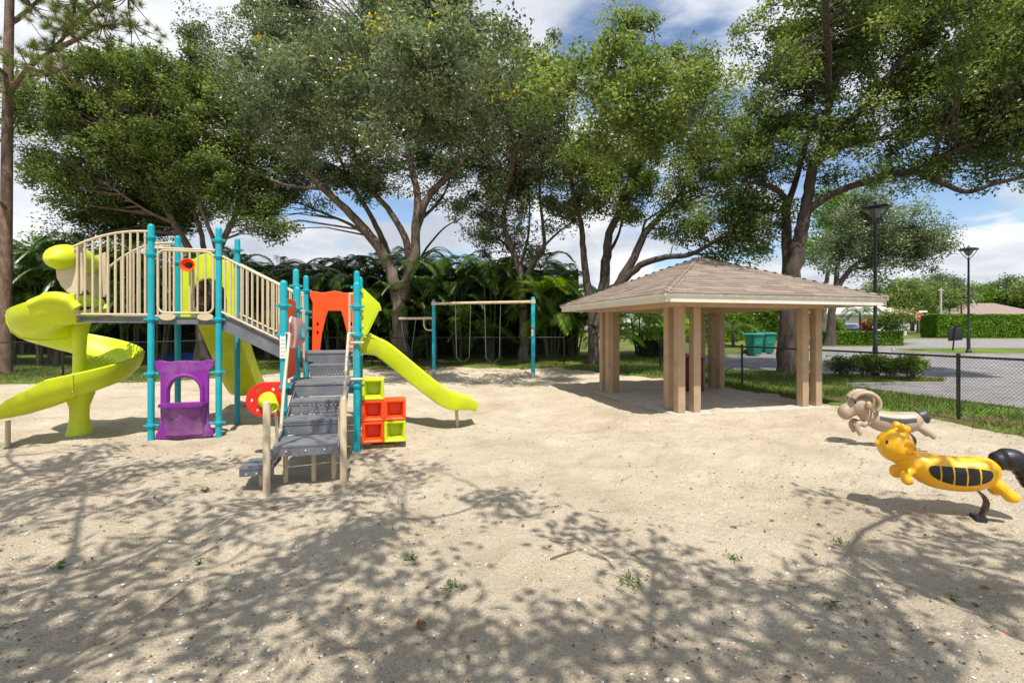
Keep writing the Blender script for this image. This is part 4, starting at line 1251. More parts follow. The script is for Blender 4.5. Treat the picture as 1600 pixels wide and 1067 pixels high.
# ------------------------------------------------------------------ spring riders
def remeshed(mb, name, m, parent, vox=.011, smooth_it=6):
    me = mb.mesh(name, 0)
    o = bpy.data.objects.new(name, me)
    COL.objects.link(o)
    rm = o.modifiers.new('weld', 'REMESH'); rm.mode = 'VOXEL'; rm.voxel_size = vox; rm.use_smooth_shade = True
    sm = o.modifiers.new('round', 'SMOOTH'); sm.factor = .6; sm.iterations = smooth_it
    me2 = bpy.data.meshes.new_from_object(o.evaluated_get(bpy.context.evaluated_depsgraph_get()))
    bpy.data.objects.remove(o)
    me2.materials.clear()
    me2.polygons.foreach_set('use_smooth', [True] * len(me2.polygons))
    me2.name = name
    return link(name, me2, m, parent)
def surf_patch(name, xs, zlo, zhi, body, m, parent, side=-1, lift=.004):
    """thin moulded inlay that follows the body's flank (side: -1 the flank at -y)"""
    yy = lambda x, z: body(x, z)
    rows = []
    for x, a_, b_ in zip(xs, zlo, zhi):
        rows.append([Vector((x, side * (yy(x, a_ + (b_ - a_) * k / 6) + lift), a_ + (b_ - a_) * k / 6)) for k in range(7)])
    v_ = [p for r_ in rows for p in r_]
    inner = [Vector((p.x, p.y - side * .02, p.z)) for p in v_]
    n = len(v_)
    f_ = [(i * 7 + k, i * 7 + k + 1, (i + 1) * 7 + k + 1, (i + 1) * 7 + k) for i in range(len(rows) - 1) for k in range(6)]
    f_ += [(a_ + n, b_ + n, c_ + n, d_ + n) for d_, c_, b_, a_ in f_]
    per = [k for k in range(7)] + [i * 7 + 6 for i in range(1, len(rows))] + [(len(rows) - 1) * 7 + k for k in range(5, -1, -1)] + [i * 7 for i in range(len(rows) - 2, 0, -1)]
    f_ += [(per[i], per[(i + 1) % len(per)], per[(i + 1) % len(per)] + n, per[i] + n) for i in range(len(per))]
    o = MB().add(v_ + inner, f_).build(name, m, parent, 40)
    return o
# spine of the saddle-shaped body: x is forward; returns centre height and half height / half width
def spine(x):
    f = (x + .42) / .84
    zc = .365 + .075 * (2 * f - 1) ** 2 + .02 * f
    hh = .158 * max(.02, (1 - abs(2 * f - 1) ** 4.0)) ** .5
    return zc, hh, hh * .95
def flank(x, z):
    zc, hh, hw = spine(x)
    q = max(-1, min(1, (z - zc) / hh))
    return hw * math.sqrt(max(.02, 1 - q * q))
def body_mesh(mb):
    rings = []
    for k in range(25):
        x = -.42 + .84 * k / 24
        zc, hh, hw = spine(x)
        rings.append([Vector((x, hw * math.cos(a_), zc + hh * math.sin(a_))) for a_ in (2 * math.pi * q / 20 for q in range(20))])
    mb.loft(rings)
def c_spring(parent, x=-.16):
    pts = smooth_path([(x + .10, 0, .27), (x - .06, 0, .24), (x - .14, 0, .15), (x - .12, 0, .05), (x - .08, 0, -.06), (x - .06, 0, -.2)], 5)
    rings = [[p + Vector((q, y, 0)) for q, y in ((-.011, -.036), (.011, -.036), (.011, .036), (-.011, .036))] for p in pts]
    MB().loft(rings).build('spring_leaf', SPRING, parent)
    MB().box((x - .075, 0, -.045), (.10, .12, .12), bev=.012).build('spring_foot', BLACKM, parent)
HEAD = math.atan2(.30, -.95)
bee = empty('bee_spring_rider', (4.05, 4.37, 0), HEAD, 'yellow bee spring rider with black wing stripes and black tail', 'spring rider')
mb = MB()
body_mesh(mb)
mb.tube([(.34, 0, .44), (.40, 0, .48), (.46, 0, .52)], [.12, .10, .10], 14)
mb.ball((.50, 0, .600), (.17, .16, .155))
mb.ball((.665, 0, .610), (.03, .035, .03))
for s in (-1, 1):
    mb.tube([(.44, s * .05, .72), (.43, s * .055, .765)], [.04, .035], 10)
    mb.ball((.42, s * .055, .765), (.042, .042, .038))
    mb.ball((.465, s * .06, .785), (.045, .042, .038))
    mb.tube(smooth_path([(.36, s * .06, .40), (.43, s * .09, .37), (.47, s * .11, .35), (.45, s * .12, .30)], 4), [.042] * 5 + [.038] * 4 + [.042] * 4, 10)
    mb.ball((.44, s * .12, .305), (.055, .045, .04))
    mb.tube([(-.34, s * .07, .33), (-.40, s * .10, .27), (-.44, s * .11, .235)], [.06, .052, .058], 10)
    mb.ball((-.445, s * .11, .232), (.07, .055, .052))
bb = remeshed(mb, 'body', YEL, bee, .010, 5)
c_spring(bee)
tl = MB().tube(smooth_path([(-.33, 0, .47), (-.43, 0, .53), (-.54, 0, .53), (-.62, 0, .45), (-.64, 0, .36), (-.62, 0, .29)], 5), [.06] * 3 + [.085] * 3 + [.10] * 5 + [.098] * 5 + [.085] * 5 + [.065] * 2 + [.05, .035, .02], 16)
remeshed(tl, 'tail', BLACKP, bee, .010, 3)
for side in (-1, 1):
    N = 5
    for k in range(N):
        xa = .26 - k * .112
        xb = xa - .094
        xs_ = np.linspace(xa, xb, 7)
        lo, hi = [], []
        for x in xs_:
            q = (x - .26) / (-.542) if True else 0
            e_ = 4 * max(0, min(1, q)) * (1 - max(0, min(1, q)))
            zc = spine(x)[0]
            mid = zc + .020
            hf = .012 + .068 * e_ ** .45
            lo.append(mid - hf * 1.15); hi.append(mid + hf * .85)
        surf_patch('wing_stripe', xs_, lo, hi, flank, BLACKP, bee, side)
    MB().ball((.615, side * .098, .645), (.014, .012, .022), seg=10, rings=8).build('eye', BLACKP, bee)
    MB().lathe([(.062, -.008), (.058, .006), (.045, .009), (.03, .005), (.001, .003)], (.435, side * .147, .612), 18, Matrix.Rotation(R(-90 * side), 3, 'X') if side > 0 else Matrix.Rotation(R(90), 3, 'X')).build('recess_disc', mat('recess_shade_yellow', (.52, .22, .004), .35, .08), bee)  # darker yellow disc: shade of the head recess put into its colour
MB().tube([(.40, -.22, .575), (.40, .22, .575)], .016, 10).build('handle_bar', YEL, bee)

ram = empty('ram_spring_rider', (5.43, 6.75, 0), HEAD, 'tan ram spring rider with curled horns and grey saddle', 'spring rider')
mb = MB()
body_mesh(mb)
mb.tube([(.34, 0, .44), (.40, 0, .50), (.46, 0, .56)], [.13, .11, .11], 14)
mb.ball((.50, 0, .605), (.17, .145, .145), Matrix.Rotation(R(25), 3, 'Y'))
mb.tube([(.55, 0, .57), (.66, 0, .515)], [.11, .11], 14)
mb.ball((.68, 0, .50), (.12, .115, .115))
for s in (-1, 1):
    mb.tube(smooth_path([(.36, s * .06, .38), (.44, s * .09, .34), (.52, s * .11, .36), (.56, s * .12, .30), (.50, s * .12, .20)], 4), [.04] * 17, 10)
    mb.tube([(-.34, s * .06, .34), (-.44, s * .09, .28), (-.53, s * .10, .21)], [.06, .045, .04], 10)
remeshed(mb, 'body', TAN, ram, .010, 5)
for s in (-1, 1):
    arc = [Vector((.44 + .19 * math.cos(R(a_)) * 1.0 - .01, s * (.085 + .05 * (k / 14)), .645 + .155 * math.sin(R(a_)))) for k, a_ in enumerate(np.linspace(25, 215, 15))]
    rings = []
    for k, p in enumerate(arc):
        w_, h_ = .075 * (1 - .30 * (k / 14)), .040 * (1 - .2 * k / 14)
        c_ = Vector((.44, p.y, .645)); n_ = (p - c_).normalized()
        rings.append([p + n_ * (h_ * math.cos(q)) + Vector((0, w_ * math.sin(q), 0)) for q in (2 * math.pi * i / 12 for i in range(12))])
    MB().loft(rings).build('horn', TAN, ram, 60)
    MB().ball((.40, s * .15, .63), (.05, .03, .06), Matrix.Rotation(R(s * 20), 3, 'X')).build('ear', mat('brown_plastic', (.30, .20, .12), .4, .1), ram)
    MB().ball((.585, s * .118, .66), (.018, .012, .018), seg=10, rings=8).build('eye', BLACKP, ram)
    xs_ = np.linspace(.24, -.27, 15)
    hi = [spine(x)[0] + spine(x)[1] * .50 for x in xs_]
    lo = [h_ - .050 - .040 * max(0, 1 - abs((x + .02) / .16)) for h_, x in zip(hi, xs_)]
    surf_patch('saddle_flap', xs_, lo, hi, flank, GREYP, ram, s)
    yS = s * (flank(-.02, .40) + .012)
    MB().tube([(-.02, yS, .44), (-.02, yS, .415), (.035, yS, .365), (.02, yS, .345), (-.06, yS, .345), (-.075, yS, .365), (-.02, yS, .415)], .007, 6).build('stirrup', GREYP, ram)
MB().tube([(.34, -.21, .55), (.34, .21, .55)], .016, 10).build('handle_bar', TAN, ram)
tl = MB().tube([(-.35, 0, .47), (-.42, 0, .50), (-.47, 0, .45), (-.48, 0, .39)], [.09, .085, .06, .02], 14)
remeshed(tl, 'tail', GREYP, ram, .010, 3)
c_spring(ram)
for r_, sx in ((bee, .86), (ram, .85)):
    r_.scale = (sx, .95, 1.0)
# ------------------------------------------------------------------ trees
def tree(name, label, d, base_px, limbs, blobs, leafm, barkm, clump_r=.62, per=190, leaf=(.145, .070), dens=1.0, base_r=.36, yellow=0.0, cat='tree', group=None, zoff=0.0, tint_shift=0.0, depth_cap=4.6):
    """limbs: photo-pixel polylines (px, py, depth offset) with start radius; blobs: crown masses (px, py, rx, ry, depth offset, weight)"""
    base = at_depth(base_px, d); base.z += zoff
    root = empty(name, base, 0, label, cat, group)
    allp, trunk = [], MB()
    for li, (pts, r0, r1) in enumerate(limbs):
        P = [W(p[0], p[1], d + (p[2] if len(p) > 2 else 0)) - base for p in pts]
        if li == 0:
            P[0] = Vector((P[0].x, P[0].y, -.3))
        sp = smooth_path(P, 5)
        n = len(sp)
        rad = [r0 + (r1 - r0) * (i / (n - 1)) ** .8 for i in range(n)]
        if li == 0:
            for i in range(min(5, n)):
                rad[i] *= 1 + .8 * math.exp(-i * .8)
        sp = [p + Vector((random.gauss(0, .12), random.gauss(0, .12), 0)) * min(.35, rad[i]) * (0 if i in (0, n - 1) else .9) for i, p in enumerate(sp)]
        trunk.tube(sp, rad, 10)
        allp += [(p, r_) for p, r_ in zip(sp, rad)]
    AP = np.array([p[:] for p, _ in allp]); AR = np.array([r_ for _, r_ in allp])
    cl = []
    k_ = d / FPX
    for bl in blobs:
        px, py, rx, ry = bl[:4]
        off = bl[4] if len(bl) > 4 else 0.0
        wgt = bl[5] if len(bl) > 5 else 1.0
        c = W(px, py, d + off) - base
        a_, b_ = rx * k_, ry * k_
        dd = min(max(a_, b_) * .85, depth_cap)
        vol = 4.19 * a_ * b_ * dd
        n = max(6, int(vol * .62 * dens * wgt / clump_r ** 2 * 1.25))
        u = rng.normal(size=(n, 3)); u /= np.linalg.norm(u, axis=1)[:, None]
        u *= (rng.random(n) ** .42)[:, None]
        cl.append(np.array(c[:])[None] + u * np.array([a_, dd, b_])[None])
    C = np.concatenate(cl)
    C = C[C[:, 2] + base.z > 2.3]
    sd_ = base_px * .013
    C = C[fbm(C[:, 0] * .60 + sd_, C[:, 2] * .60 + C[:, 1] * .12, 2) + rng.normal(0, .06, len(C)) > (-.22 if base_px < 400 else -.30 if base_px > 1100 else -.145)]      # open windows between the sprays
    br = MB()
    for c in C:                                            # a twig from the nearest limb to every clump
        w_ = np.linalg.norm((AP - c) * np.array([1, 1, 1.25]), axis=1) + np.maximum(0, AP[:, 2] - c[2]) * 1.5
        i = int(np.argmin(w_ + rng.uniform(0, .5, len(w_))))
        a_, b_ = Vector(AP[i]), Vector(c)
        L = (b_ - a_).length
        mid = a_.lerp(b_, .5) + Vector((random.gauss(0, .10), random.gauss(0, .10), .08)) * L * .8
        r_ = min(AR[i] * .6, .012 + .009 * L)
        br.tube([a_, a_.lerp(mid, .55), mid, mid.lerp(b_, .6), b_], [r_, r_ * .85, r_ * .65, r_ * .4, .006], 5, cap=False)
    tr_ = trunk.build('trunk', barkm, root, 60)
    br.build('branches', barkm, root, 60)['kind'] = 'stuff'
    n = len(C)
    cnt = np.maximum(10, (per * rng.uniform(.45, 1.5, n))).astype(int)
    idx = np.repeat(np.arange(n), cnt)
    sz = clump_r * rng.uniform(.6, 1.3, n)
    off = rng.normal(size=(len(idx), 3))
    off /= (np.linalg.norm(off, axis=1)[:, None] + 1e-9)
    off *= (rng.random(len(idx)) ** .5)[:, None] * sz[idx][:, None] * np.array([1.1, 1.1, .78])[None]
    cen = C[idx] + off
    cen[:, 2] -= .10 * (off[:, 0] ** 2 + off[:, 1] ** 2)
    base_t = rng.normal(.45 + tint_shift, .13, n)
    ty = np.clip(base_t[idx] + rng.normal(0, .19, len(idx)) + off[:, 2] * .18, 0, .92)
    if yellow:
        yc = (rng.random(n) < yellow) & (C[:, 2] > np.percentile(C[:, 2], 25))
        ym = yc[idx] & (rng.random(len(idx)) < .45)
        ty[ym] = rng.uniform(.95, 1, ym.sum())
    me = leaves('crown', cen, leaf[0], leaf[1], ty, up=.55)
    link('crown', me, leafm, root)
    return root

T_GROUP = 'oaks along the back of the playground'
tree('oak_tree', 'spreading olive green oak behind the spiral slide and high deck', 20.5, 318,
     [([(318, 575), (314, 500), (310, 440, .2), (300, 400, .2), (270, 345, 0), (240, 290, -.5), (205, 230, -1)], .30, .07),
      ([(312, 430), (318, 380, .5), (300, 320, .8), (290, 260, 1)], .15, .05),
      ([(318, 480), (340, 430, .4), (345, 385, .4), (368, 335, .2), (380, 290, 0), (395, 240, 0)], .22, .05),
      ([(342, 400), (322, 345, -.6), (300, 290, -1.2)], .12, .04), ([(275, 350), (230, 330, -.5), (170, 290, -1)], .10, .03),
      ([(372, 330), (420, 290, .4), (450, 250, .6)], .10, .03)],
     [(120, 205, 95, 85, -.5), (235, 175, 110, 95, -.5), (330, 225, 110, 95, 0), (175, 290, 105, 60, .5), (375, 295, 75, 60, 0), (90, 270, 55, 45, .5), (60, 150, 60, 50, -.5, .8), (250, 335, 80, 42, 1.5, 1.3), (165, 345, 85, 38, 1.5, 1.4), (420, 345, 45, 38, 0, .7), (440, 270, 40, 60, .5, .9), (300, 130, 60, 55, 0, .8), (180, 120, 80, 45, -.5, .7), (280, 265, 90, 60, 0)],
     LEAF_OAK, BARK, per=205, tint_shift=.03, group=T_GROUP)
tree('oak_tree', 'largest tree, silvery dark leaves with yellow tufts, many limbs above the swing arm', 21.5, 628,
     [([(628, 565), (626, 520), (622, 470), (610, 425), (585, 378, -.3), (548, 335, -.6), (505, 295, -1), (465, 255, -1.4), (430, 200, -1.5)], .42, .07),
      ([(624, 480), (612, 425, .3), (600, 380, .5), (578, 335, .6), (545, 280, .6), (520, 220, .4)], .24, .05),
      ([(630, 470), (638, 420, .2), (634, 375, .3), (605, 325, .2), (570, 285, 0), (552, 230, 0), (545, 150, 0)], .24, .05),
      ([(634, 450), (648, 395, -.2), (650, 345, -.4), (652, 300, -.4), (640, 250, -.4), (630, 200, -.3), (605, 150, 0), (600, 80, 0)], .26, .05),
      ([(650, 360), (668, 310, -.4), (700, 275, -.6), (724, 250, -.8), (730, 200, -1), (725, 120, -1)], .20, .05),
      ([(642, 440), (662, 395, .8), (690, 360, 1.0), (712, 345, 1.2)], .08, .025),
      ([(605, 150, 0), (590, 130, -2.5), (585, 130, -5), (600, 125, -7.5), (660, 110, -9.5)], .06, .02), ([(724, 190, -.9), (715, 160, -3), (705, 150, -6)], .06, .02), ([(520, 220, .4), (490, 180, -3), (470, 160, -6)], .06, .02),
      ([(590, 385), (555, 355, .8), (510, 335, 1.2), (462, 315, 1.5)], .11, .03),
      ([(655, 345), (690, 310, .5), (706, 270, .8)], .10, .03), ([(505, 295, -1), (450, 290, -1.5), (400, 270, -1.6)], .09, .03)],
     [(372, 95, 72, 85, 0, 1.3), (330, 70, 48, 62, 0, 1.2), (318, 145, 40, 45, 0, 1.1), (420, 40, 60, 60, 0, 1.0), (480, 110, 95, 105, 0), (600, 100, 110, 110, 0), (705, 85, 75, 105, 0), (560, 225, 130, 68, 0), (420, 225, 75, 65, -.5), (690, 215, 75, 68, 0), (640, -10, 110, 60, 0), (490, 0, 85, 60, 0), (390, 300, 60, 45, -.5, .9), (480, 290, 70, 28, 0, .7), (340, 180, 45, 50, 0, .8), (740, 160, 40, 75, 0, .9), (430, 345, 35, 35, -.5, .5), (700, 310, 50, 30, .5, .5), (600, 300, 60, 22, .5, .4), (430, 60, 60, 70, 0, .9), (470, 150, 85, 70, -5.5, .7), (590, 130, 105, 80, -6.5, .7), (700, 150, 70, 70, -5.5, .7), (640, 105, 55, 36, -9.3, 1.0), (735, 95, 60, 36, -9.3, 1.0)],
     LEAF_OLIVE, BARK, per=205, base_r=.4, yellow=.06, tint_shift=.05, group=T_GROUP)
tree('oak_tree', 'slender dark leaved tree with forked trunk behind the right swing post', 22.0, 819,
     [([(819, 562), (818, 510), (816, 450), (808, 410), (792, 370, -.2), (788, 330, -.2), (808, 260, 0), (815, 180, 0), (830, 100, 0)], .24, .05),
      ([(817, 450), (835, 410, .2), (850, 388, .3), (848, 350, .3), (843, 290, .2), (852, 220, 0)], .15, .04),
      ([(822, 430), (842, 395, -.3), (870, 365, -.5), (905, 340, -.6)], .10, .03), ([(806, 405), (785, 378, .6), (755, 368, .9), (730, 372, 1)], .08, .025),
      ([(812, 420), (825, 370, .5), (828, 300, .5)], .10, .03)],
     [(825, 110, 60, 65), (790, 140, 45, 60), (800, 215, 75, 80), (740, 290, 45, 50, 0, .8), (880, 330, 45, 40, 0, .7), (855, 270, 65, 65), (775, 315, 60, 45), (850, 180, 60, 70), (760, 385, 45, 28, .5, .55), (800, 365, 60, 26, .5, .5), (850, 330, 55, 35, 0, .9), (815, 175, 60, 65, -5, .8), (735, 345, 40, 30, .5, .7), (830, 390, 60, 25, .5, .45)],
     LEAF_OLIVE, BARK, per=195, base_r=.25, yellow=.06, tint_shift=.03, group=T_GROUP)
tree('oak_tree', 'green live oak with dark leaning limbs directly behind the pavilion roof', 20.0, 928,
     [([(928, 568), (926, 510), (918, 450), (912, 400), (908, 350), (893, 290, 0), (885, 220, 0)], .24, .06),
      ([(928, 510), (942, 450, .2), (948, 400, .2), (952, 365, .2), (972, 325, 0), (990, 285, 0), (1005, 220, 0), (1000, 120, 0)], .27, .06),
      ([(934, 520), (958, 460, -.3), (985, 412, -.5), (1008, 365, -.6), (1040, 330, -.8), (1070, 290, -1), (1090, 200, -1)], .25, .06),
      ([(968, 445, -.4), (1000, 415, -.8), (1040, 402, -1.2), (1078, 398, -1.5), (1120, 375, -1.8), (1165, 345, -2)], .17, .05),
      ([(1005, 220, 0), (985, 200, -3), (960, 175, -6), (900, 140, -8.5)], .06, .02), ([(1090, 220, -1), (1065, 205, -3.5), (1045, 195, -6)], .06, .02),
      ([(985, 412, -.5), (1003, 380, .2), (1010, 345, .5), (1060, 315, 1)], .10, .03), ([(948, 400), (965, 370, .6), (975, 330, .8)], .10, .03)],
     [(960, 115, 75, 85), (1050, 150, 85, 80), (930, 245, 75, 75), (1030, 250, 100, 75), (1120, 230, 65, 80), (1110, 325, 85, 48, -1), (985, 45, 45, 45, 0, .7), (1075, 85, 45, 40, 0, .7), (950, 315, 80, 35, 0, .8), (1040, 345, 60, 22, 0, .6), (1150, 375, 62, 36, -1, 1), (890, 170, 45, 70, 0, .8), (1110, 150, 50, 60, 0, .7), (1165, 300, 45, 60, -1, .9), (1080, 375, 50, 20, -1, .6), (955, 165, 75, 65, -5.5, .7), (885, 115, 62, 36, -8.2, .9), (960, 90, 45, 30, -8.0, .6), (1045, 190, 80, 60, -5.5, .7), (1125, 390, 65, 24, -1, .9)],
     LEAF_OAK, BARKD, per=195, base_r=.3, tint_shift=.10, group=T_GROUP)
tree('oak_tree', 'tall airy oak with thick dark trunk between pavilion and driveway', 16.8, 1230,
     [([(1230, 595), (1231, 540), (1234, 470), (1243, 410), (1252, 360), (1260, 322), (1268, 270), (1284, 225, -.2), (1296, 160, -.5), (1320, 90, -.8), (1335, 20, -1)], .36, .07),
      ([(1234, 480), (1230, 400, .5), (1228, 330, .7), (1222, 305, .7), (1195, 288, .6), (1160, 284, .5)], .25, .04),
      ([(1284, 228, -.2), (1325, 190, -.6), (1362, 155, -1), (1398, 105, -1.4), (1440, 60, -1.8), (1470, 0, -2)], .15, .05),
      ([(1256, 335), (1285, 312, -.3), (1320, 295, -.6), (1362, 282, -1), (1420, 268, -1.5), (1470, 285, -2), (1510, 300, -2.4), (1555, 287, -2.8), (1620, 272, -3)], .15, .05),
      ([(1420, 268, -1.5), (1480, 240, -2), (1540, 215, -2.5), (1610, 190, -3)], .09, .03), ([(1228, 330, .7), (1250, 260, .9), (1262, 200, 1), (1255, 130, 1)], .13, .04),
      ([(1398, 105, -1.4), (1450, 110, -1.6), (1520, 90, -2)], .08, .03), ([(1296, 160, -.5), (1292, 60, -4), (1286, -40, -7), (1276, -115, -8.4)], .10, .05), ([(1440, 60, -1.8), (1478, 0, -4), (1500, -50, -6)], .09, .04),
      ([(1268, 270), (1300, 235, .6), (1340, 225, 1), (1400, 215, 1.4)], .09, .03)],
     [(1195, 70, 55, 48, 0, .55), (1280, 95, 95, 85, 0, .7), (1400, 60, 105, 85, -1, .7), (1530, 70, 105, 95, -2, .75), (1275, 215, 80, 75, 0, .65), (1415, 185, 100, 70, -1, .6), (1545, 200, 100, 65, -2, .75), (1195, 225, 60, 70, 0, .8), (1185, 330, 55, 45, 1, 1.0), (1450, 268, 80, 20, -1.5, .7), (1640, 120, 90, 120, -2.5, .8), (1570, 268, 70, 20, -2.4, .7), (1330, 290, 60, 22, 0, .5), (1350, -40, 140, 60, -1, .6), (1278, -120, 52, 30, -8.4, .55), (1500, -40, 85, 50, -6, .6), (1415, -60, 60, 40, -6, .5), (1570, 60, 75, 55, -5, .55), (1215, 120, 50, 50, -3, .45), (1400, 290, 60, 20, -1, .5), (1230, 140, 60, 60, 0, .6)],
     LEAF_OAK, BARKD, clump_r=.50, per=165, leaf=(.13, .062), base_r=.36, tint_shift=.04, dens=1.35)
tree('oak_tree', 'mid sized dark oak behind the nearer street lamp', 34, 1297,
     [([(1297, 535), (1300, 490), (1306, 455), (1330, 420), (1365, 395), (1400, 375)], .32, .08), ([(1306, 455), (1310, 410), (1330, 370), (1345, 335)], .2, .06), ([(1330, 420), (1380, 415), (1430, 405)], .12, .04)],
     [(1405, 365, 62, 55), (1345, 335, 50, 45), (1435, 395, 42, 38), (1310, 385, 40, 38), (1370, 415, 50, 25, 0, .8), (1465, 372, 22, 28, 0, .35)],
     LEAF_OLIVE, BARKD, clump_r=.8, per=150, leaf=(.19, .10), tint_shift=.02)
tree('leafy_tree', 'sunlit yellow green tree glimpsed beyond the tall airy oak', 42, 1285,
     [([(1285, 528), (1288, 470), (1295, 420), (1310, 370)], .3, .1)], [(1312, 335, 52, 42), (1275, 395, 42, 40), (1330, 375, 40, 35)], LEAF_GREEN, BARK, clump_r=.9, per=110, leaf=(.24, .12))
tree('leafy_tree', 'feathery bright green tree beside the pine trunk behind the fence', 20, 88,
     [([(88, 575), (90, 500), (86, 440), (84, 395)], .10, .04), ([(88, 470), (65, 430), (55, 410)], .05, .02)], [(84, 388, 38, 36, 0, .8), (58, 425, 36, 32, 0, .9), (108, 420, 36, 40, 0, .9), (40, 470, 42, 45, .5, 1), (100, 480, 50, 50, .8, 1)], LEAF_GREEN, BARK, clump_r=.45, per=110, leaf=(.15, .055))
# crowns standing behind the camera whose dappled shade covers the foreground sand
def shade_tree(name, label, trunk_xy, regions, zc, n_total, hub):
    root = empty(name, (*trunk_xy, 0), 0, label, 'tree')
    T = Vector((*trunk_xy, 0))
    C = []
    wsum = sum(r_[4] for r_ in regions)
    for x0, y0, x1, y1, w_ in regions:
        for _ in range(max(1, round(n_total / 3.4 * w_ / wsum))):
            px, py = random.uniform(x0, x1), random.uniform(y0, y1)
            d = CAMH * FPX / (py - HOR)
            z = zc + random.uniform(-.6, 1.0)
            for _k in range(4):
                C.append(Vector(((px - 800) / FPX * d + .10 * z + random.gauss(0, .22), d - .47 * z + random.gauss(0, .26), z + random.gauss(0, .25))))
    mb = MB()
    hubv = Vector(hub)
    mb.tube(smooth_path([(0, 0, -.3), (.05, .02, 1.2), (hubv - T) * .55 + Vector((0, 0, .6)), hubv - T], 5), [.42, .36, .33, .31, .29, .28, .27, .26, .25, .24, .23, .22, .21, .2, .19, .18], 10)
    nodes = [hubv]
    order = sorted(C, key=lambda c: (c - hubv).length)
    for k in range(0, len(order), 9):
        c = order[k]
        p = min(nodes, key=lambda q: (q - c).length + .25 * (q - hubv).length)
        L = (c - p).length
        m_ = p.lerp(c, .5) + Vector((random.gauss(0, .12), random.gauss(0, .12), random.gauss(0, .06))) * L
        r_ = .018 + .02 * min(1, L / 3) + .02 * max(0, 1 - (p - hubv).length / 4)
        mb.tube(smooth_path([p - T, m_ - T, c - T], 4), [r_ * (1 - .07 * i) for i in range(9)], 6)
        nodes += [m_, c]
    for c in C:
        p = min(nodes, key=lambda q: (q - c).length)
        mb.tube([p - T, p.lerp(c, .5) - T + Vector((0, 0, .05)), c - T], [.016, .012, .005], 4, cap=False)
    mb.build('trunk', BARKD, root, 60)
    CA = np.array([(c - T)[:] for c in C])
    cnt = 52
    idx = np.repeat(np.arange(len(CA)), cnt)
    off = rng.normal(size=(len(idx), 3)) * np.array([.19, .19, .13])
    me = leaves('crown', CA[idx] + off, .13, .062, np.clip(rng.normal(.5, .2, len(idx)), 0, .92), up=.5)
    link('crown', me, LEAF_OAK, root)
shade_tree('shade_tree', 'oak standing behind the viewer whose shade dapples the left foreground', (-4.5, -5.2),
           [(-150, 695, 440, 800, 4.5), (-200, 800, 560, 880, 2.2), (60, 850, 720, 960, 1.9), (-100, 960, 420, 1080, .8), (520, 705, 840, 800, 1.8)], 5.4, 104, (-3.4, -2.0, 4.3))
shade_tree('shade_tree', 'oak standing behind the viewer whose shade dapples the right foreground', (4.6, -4.6),
           [(700, 890, 1010, 1075, 1.3), (1040, 880, 1680, 1000, 3.4), (1040, 1000, 1680, 1075, .8), (1000, 830, 1110, 990, .6), (820, 790, 960, 860, .35), (1330, 770, 1750, 860, 1.2), (560, 960, 760, 1080, .8)], 5.2, 54, (3.0, -1.8, 4.2))

# ------------------------------------------------------------------ pine at the far left
pb = at_depth(9, 16.8)
pine = empty('pine_tree', pb, 0, 'tall straight pine trunk with needle tufts at the left edge', 'pine tree')
Pp = lambda px, py, o=0: W(px, py, 16.8 + o) - pb
mb = MB().tube(smooth_path([Vector((0, 0, -.3)), Pp(8, 540), Pp(9, 400), Pp(11, 250), Pp(13, 100), Pp(16, -40), Pp(20, -160)], 6), [.26, .215, .20, .195, .19, .19, .19] + [.19 - .003 * k for k in range(30)], 14)
mb.build('trunk', PINEB, pine, 60)
limbs = [[Pp(12, 150), Pp(45, 105, -.5), Pp(82, 78, -.8), Pp(108, 45, -1), Pp(118, 5, -1.1), Pp(135, -40, -1.2)], [Pp(82, 78, -.8), Pp(120, 62, -1.2), Pp(160, 40, -1.5), Pp(205, 38, -1.8)], [Pp(108, 45, -1), Pp(150, 10, -1.4), Pp(200, -5, -1.6)],
         [Pp(13, 90), Pp(-40, 60, .3), Pp(-90, 50, .5)], [Pp(14, 40), Pp(50, 10, .5), Pp(80, -20, .9)], [Pp(12, 120), Pp(-20, 95, -1), Pp(-60, 90, -1.6)], [Pp(45, 105, -.5), Pp(70, 115, -1.3), Pp(95, 110, -2)], [Pp(15, -60), Pp(120, -90, -.5), Pp(220, -70, -1)],
         [Pp(10, 330), Pp(2, 318, -.4), Pp(-8, 312, -.7)]]
mb = MB()
for l_ in limbs:
    sp = smooth_path(l_, 5)
    mb.tube(sp, [.085 * (1 - .8 * i / len(sp)) for i in range(len(sp))], 7)
tufts = []
for l_ in limbs[:-1]:
    sp = smooth_path(l_, 6)
    for i in range(len(sp) // 3, len(sp)):
        for _ in range(4):
            tufts.append(sp[i] + Vector((random.gauss(0, .38), random.gauss(0, .38), random.gauss(.05, .30))))
for q in tufts:
    l_ = min((p for l2 in limbs for p in l2), key=lambda p: (p - q).length)
    mb.tube([l_, l_.lerp(q, .5) + Vector((0, 0, -.05)), q], [.02, .014, .007], 5, cap=False)
mb.build('branches', PINEB, pine, 60)
Tn = np.array([q[:] for q in tufts])
K = 90
idx = np.repeat(np.arange(len(Tn)), K)
dr = rng.normal(size=(len(idx), 3)); dr[:, 2] += .5
dr /= np.linalg.norm(dr, axis=1)[:, None]
L = rng.uniform(.16, .28, len(idx))[:, None]
sd = np.cross(dr, rng.normal(size=dr.shape)); sd /= np.linalg.norm(sd, axis=1)[:, None]
v = np.empty((len(idx), 3, 3))
st = Tn[idx] + dr * .02
v[:, 0], v[:, 1], v[:, 2] = st - sd * .006, st + sd * .006, st + dr * L
link('crown', np_mesh('crown', v.reshape(-1, 3), np.arange(len(idx) * 3), 3, np.repeat(np.clip(rng.normal(.55, .2, len(idx)), 0, 1), 3)), LEAF_PINE, pine)

